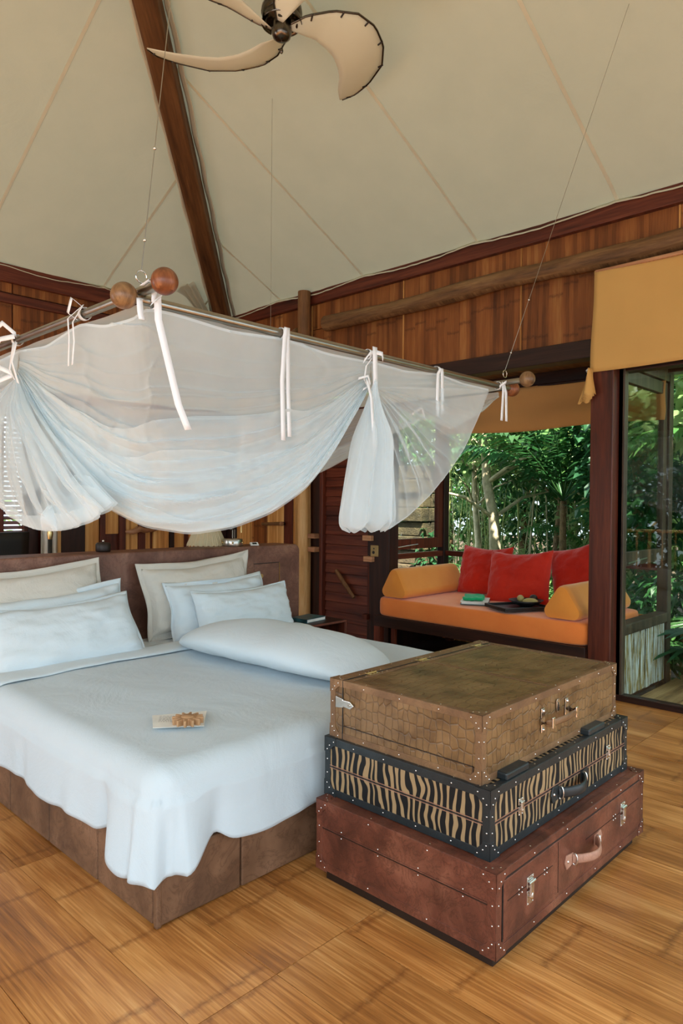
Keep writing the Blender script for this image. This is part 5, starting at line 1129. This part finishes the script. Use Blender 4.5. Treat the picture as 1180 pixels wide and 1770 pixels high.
# pale and dark trunks close to the bay
tree('slim pale barked tree standing left in the view through the bay window', 9.0, at(.585, 9.0), -.3, 3.1, (1.5, 1.5, .8), 'leafA', 2300, .20, .045, .085, 'palebark', 1, (-.15, .45), cz=3.3)
tree('thin pale barked sapling left of the pale tree', 9.6, at(.648, 9.6), -.3, 3.4, (1.2, 1.2, .9), 'leafC', 2000, .16, .04, .05, 'palebark', 2, (.1, .1), cz=3.0)
tree('thick brown trunk rising at the right edge outside the glass', 7.6, at(.298, 7.6), -.6, 4.6, (1.3, 1.3, 1.0), 'leafC', 1700, .26, .07, .15, 'bark', 3, (.25, -.25), cz=3.5)
tree('dark leaved tree with a slim trunk, centre of the bay window view', 10.2, at(.50, 10.2), -.3, 3.6, (1.7, 1.7, 1.2), 'leafB', 2600, .22, .05, .06, 'bark', 4, cz=3.0)
tree('slim trunked tree behind the right red cushion', 9.4, at(.448, 9.4), -.3, 3.4, (1.2, 1.4, 1.1), 'leafA', 2200, .2, .045, .045, 'palebark', 5, (.1, -.1), cz=3.1)
tree('slender dark tree seen through the side window pane', 8.3, at(.372, 8.3), -.5, 3.6, (.9, .9, 1.2), 'leafB', 2000, .18, .05, .07, 'bark', 6, cz=2.5)
tree('bright leaved shrubby tree behind the side window', 10.4, at(.36, 10.4), -.4, 3.2, (1.3, 1.3, 1.3), 'leafC', 2400, .2, .05, .05, 'bark', 7, cz=1.9)
for i, (sl, X, m, h) in enumerate(((.70, 12.2, 'leafA', 3.2), (.62, 13.2, 'leafC', 3.4), (.55, 12.6, 'leafB', 3.2), (.48, 13.4, 'leafA', 3.4), (.41, 12.4, 'leafB', 3.2), (.34, 13.2, 'leafC', 3.3), (.27, 12.2, 'leafA', 3.2), (.80, 12.0, 'leafB', 3.2), (.9, 11.5, 'leafA', 3.2), (.2, 12, 'leafB', 3.2))):
    t = tree('leafy tree in the dense row far behind the bay', X, at(sl, X), .2, h, (1.5, 1.6, 2.2), m, 2600, .24, .055, .08, 'bark', 30+i, cz=2.2, group='dense trees far behind the bay')
palmtree('feathery palm with broad drooping fronds filling the middle of the bay window', 8.6, at(.49, 8.6), -.4, 1.9, 11, 1.7, 3, 'leafB', 20, .50, .050, trunk=.05)
palmtree('low light green palm behind the left red cushion', 7.7, at(.60, 7.7), -.5, .5, 12, 1.35, 4, 'palm', 30, .36, .016, trunk=.05, el=(.3, 1.0))
palmtree('low palm behind the middle red cushion', 8.1, at(.53, 8.1), -.5, .55, 12, 1.3, 5, 'palm', 30, .34, .016, trunk=.05, el=(.3, 1.1))
palmtree('palm with upright fronds at the top right beyond the glass', 7.9, at(.255, 7.9), -.6, 2.6, 10, 1.3, 6, 'leafA', 22, .40, .035, trunk=.06, el=(.2, 1.0))
palmtree('low palm far right behind the bay', 10.5, at(.43, 10.5), -.2, .7, 11, 1.5, 7, 'palm', 26, .4, .02, el=(.3, 1.1))
fanpalm('dark fan palm low down at the right edge outside the glass', 6.95, at(.262, 6.95), -.45, 11, .95, 8)
fanpalm('pale fan palm under the slim pale tree', 9.2, at(.615, 9.2), -.1, 8, .7, 9, 'leafC')
bamboo('bamboo clump left in the bay window view', 10.2, at(.66, 10.2), -.2, 16, 4.2, 41, .7)
bamboo('bamboo clump behind the pale tree', 10.8, at(.585, 10.8), -.2, 14, 4.2, 42, .7)
bamboo('bamboo clump at the far right of the bay window view', 10.9, at(.43, 10.9), -.2, 12, 4.2, 43, .7)
bamboo('bamboo clump beyond the side window', 11.3, at(.33, 11.3), -.2, 12, 4.2, 44, .8)
for i, (sl, X, m) in enumerate(((.93, 8.0, 'leafB'), (.40, 7.7, 'leafA'), (.335, 7.4, 'leafB'), (.46, 9.0, 'leafC'), (.56, 9.5, 'leafC'), (.30, 8.6, 'leafB'))):
    s_ = thing('shrub', ['low dark shrub left outside the bay', 'low shrub behind the right end of the daybed', 'dark low shrub right of the bay corner', 'pale low shrub deep behind the right cushion', 'pale low shrub deep behind the middle cushion', 'dark shrub at the foot of the thick brown trunk'][i], 'shrub', (X, at(sl, X), -.6))
    MB().tube([(0, 0, 0), (.03, 0, .4), (0, .04, .8)], [.03, .025, .01], 8).build('stem', 'bark', s_); crown('foliage', m, s_, (0, 0, .8), (.7, .7, .6), 1100, .16, .035, 60+i)
for i, (x, y) in enumerate(((9.3, -.4), (11.2, .9), (12.8, -.6), (9.0, -3.2), (12.5, -3.4), (14.5, 1.6))):
    tree('leafy tree right of the bay, outside the frame', x, y, -.6, 2.8, (1.6, 1.7, 2.4), 'leafA' if i % 2 else 'leafB', 2400, .3, .08, .09, 'bark', 110+i, cz=2.2, group='trees right of the bay')
# mossy stone pillar seen through the left side window of the bay
sp_ = thing('stone_pillar', 'mottled stone pillar outside the left side window of the bay', 'pillar', (8.0, 6.1, -.8))
random.seed(9)
for r in range(14):
    for cc in range(3):
        x0 = -.3+cc*.2+(.05 if r % 2 else 0); MB().box(x0, x0+.19, -.25+random.uniform(0, .03), .25, r*.2, r*.2+.19).build('stone', 'stone', sp_, .012)
crown('creeper', 'leafB', sp_, (-.05, -.28, 1.2), (.35, .15, .9), 420, .12, .03, 77)
# louvred window: bright leaves beyond it
for i, x in enumerate((1.2, 2.4)):
    t = tree('leafy tree beyond the louvred window', x, 9.6+i*.4, -.5, 2.4, (1.3, 1.2, 1.4), 'leafC', 1800, .2, .05, .06, 'bark', 80+i, cz=1.8, group='trees beyond the louvred window')
# bamboo railing and deck on the open side (mirrored in the glass)
d2_ = struct(bpy.data.objects.new('floor_terrace', None)); C.objects.link(d2_)
for k in range(14): bx('deck_plank', 'deck', X0R-1.9+k*.136, X0R-1.9+k*.136+.13, -3.5, 8.5, -.12, -.06, d2_)
rl = thing('bamboo_railing', 'bamboo railing on the terrace, seen mirrored in the fixed glass', 'railing', (X0R-1.85, 2.2, -.06))
for z in (.12, 1.0): MB().tube([(0, -4, z), (0, 5, z)], .03, 10).build('rail', 'paleLog', rl)
for k in range(37): MB().tube([(0, -4+k*.25, 0), (0, -4+k*.25, 1.0)], .018 if k % 4 else .035, 8).build('baluster', 'paleLog', rl)
for i, (x, y) in enumerate(((-7.5, 1), (-6.6, 3.6), (-6.4, 5.6), (-6.8, 7.8), (-1, -6.5), (3, -7))):
    tree('garden tree beyond the open side of the pavilion', x, y, -.7, 2.6, (1.7, 1.7, 2.4), 'leafB', 2600, .34, .10, .1, 'bark', 90+i, cz=2.6, group='garden trees beyond the open sides')
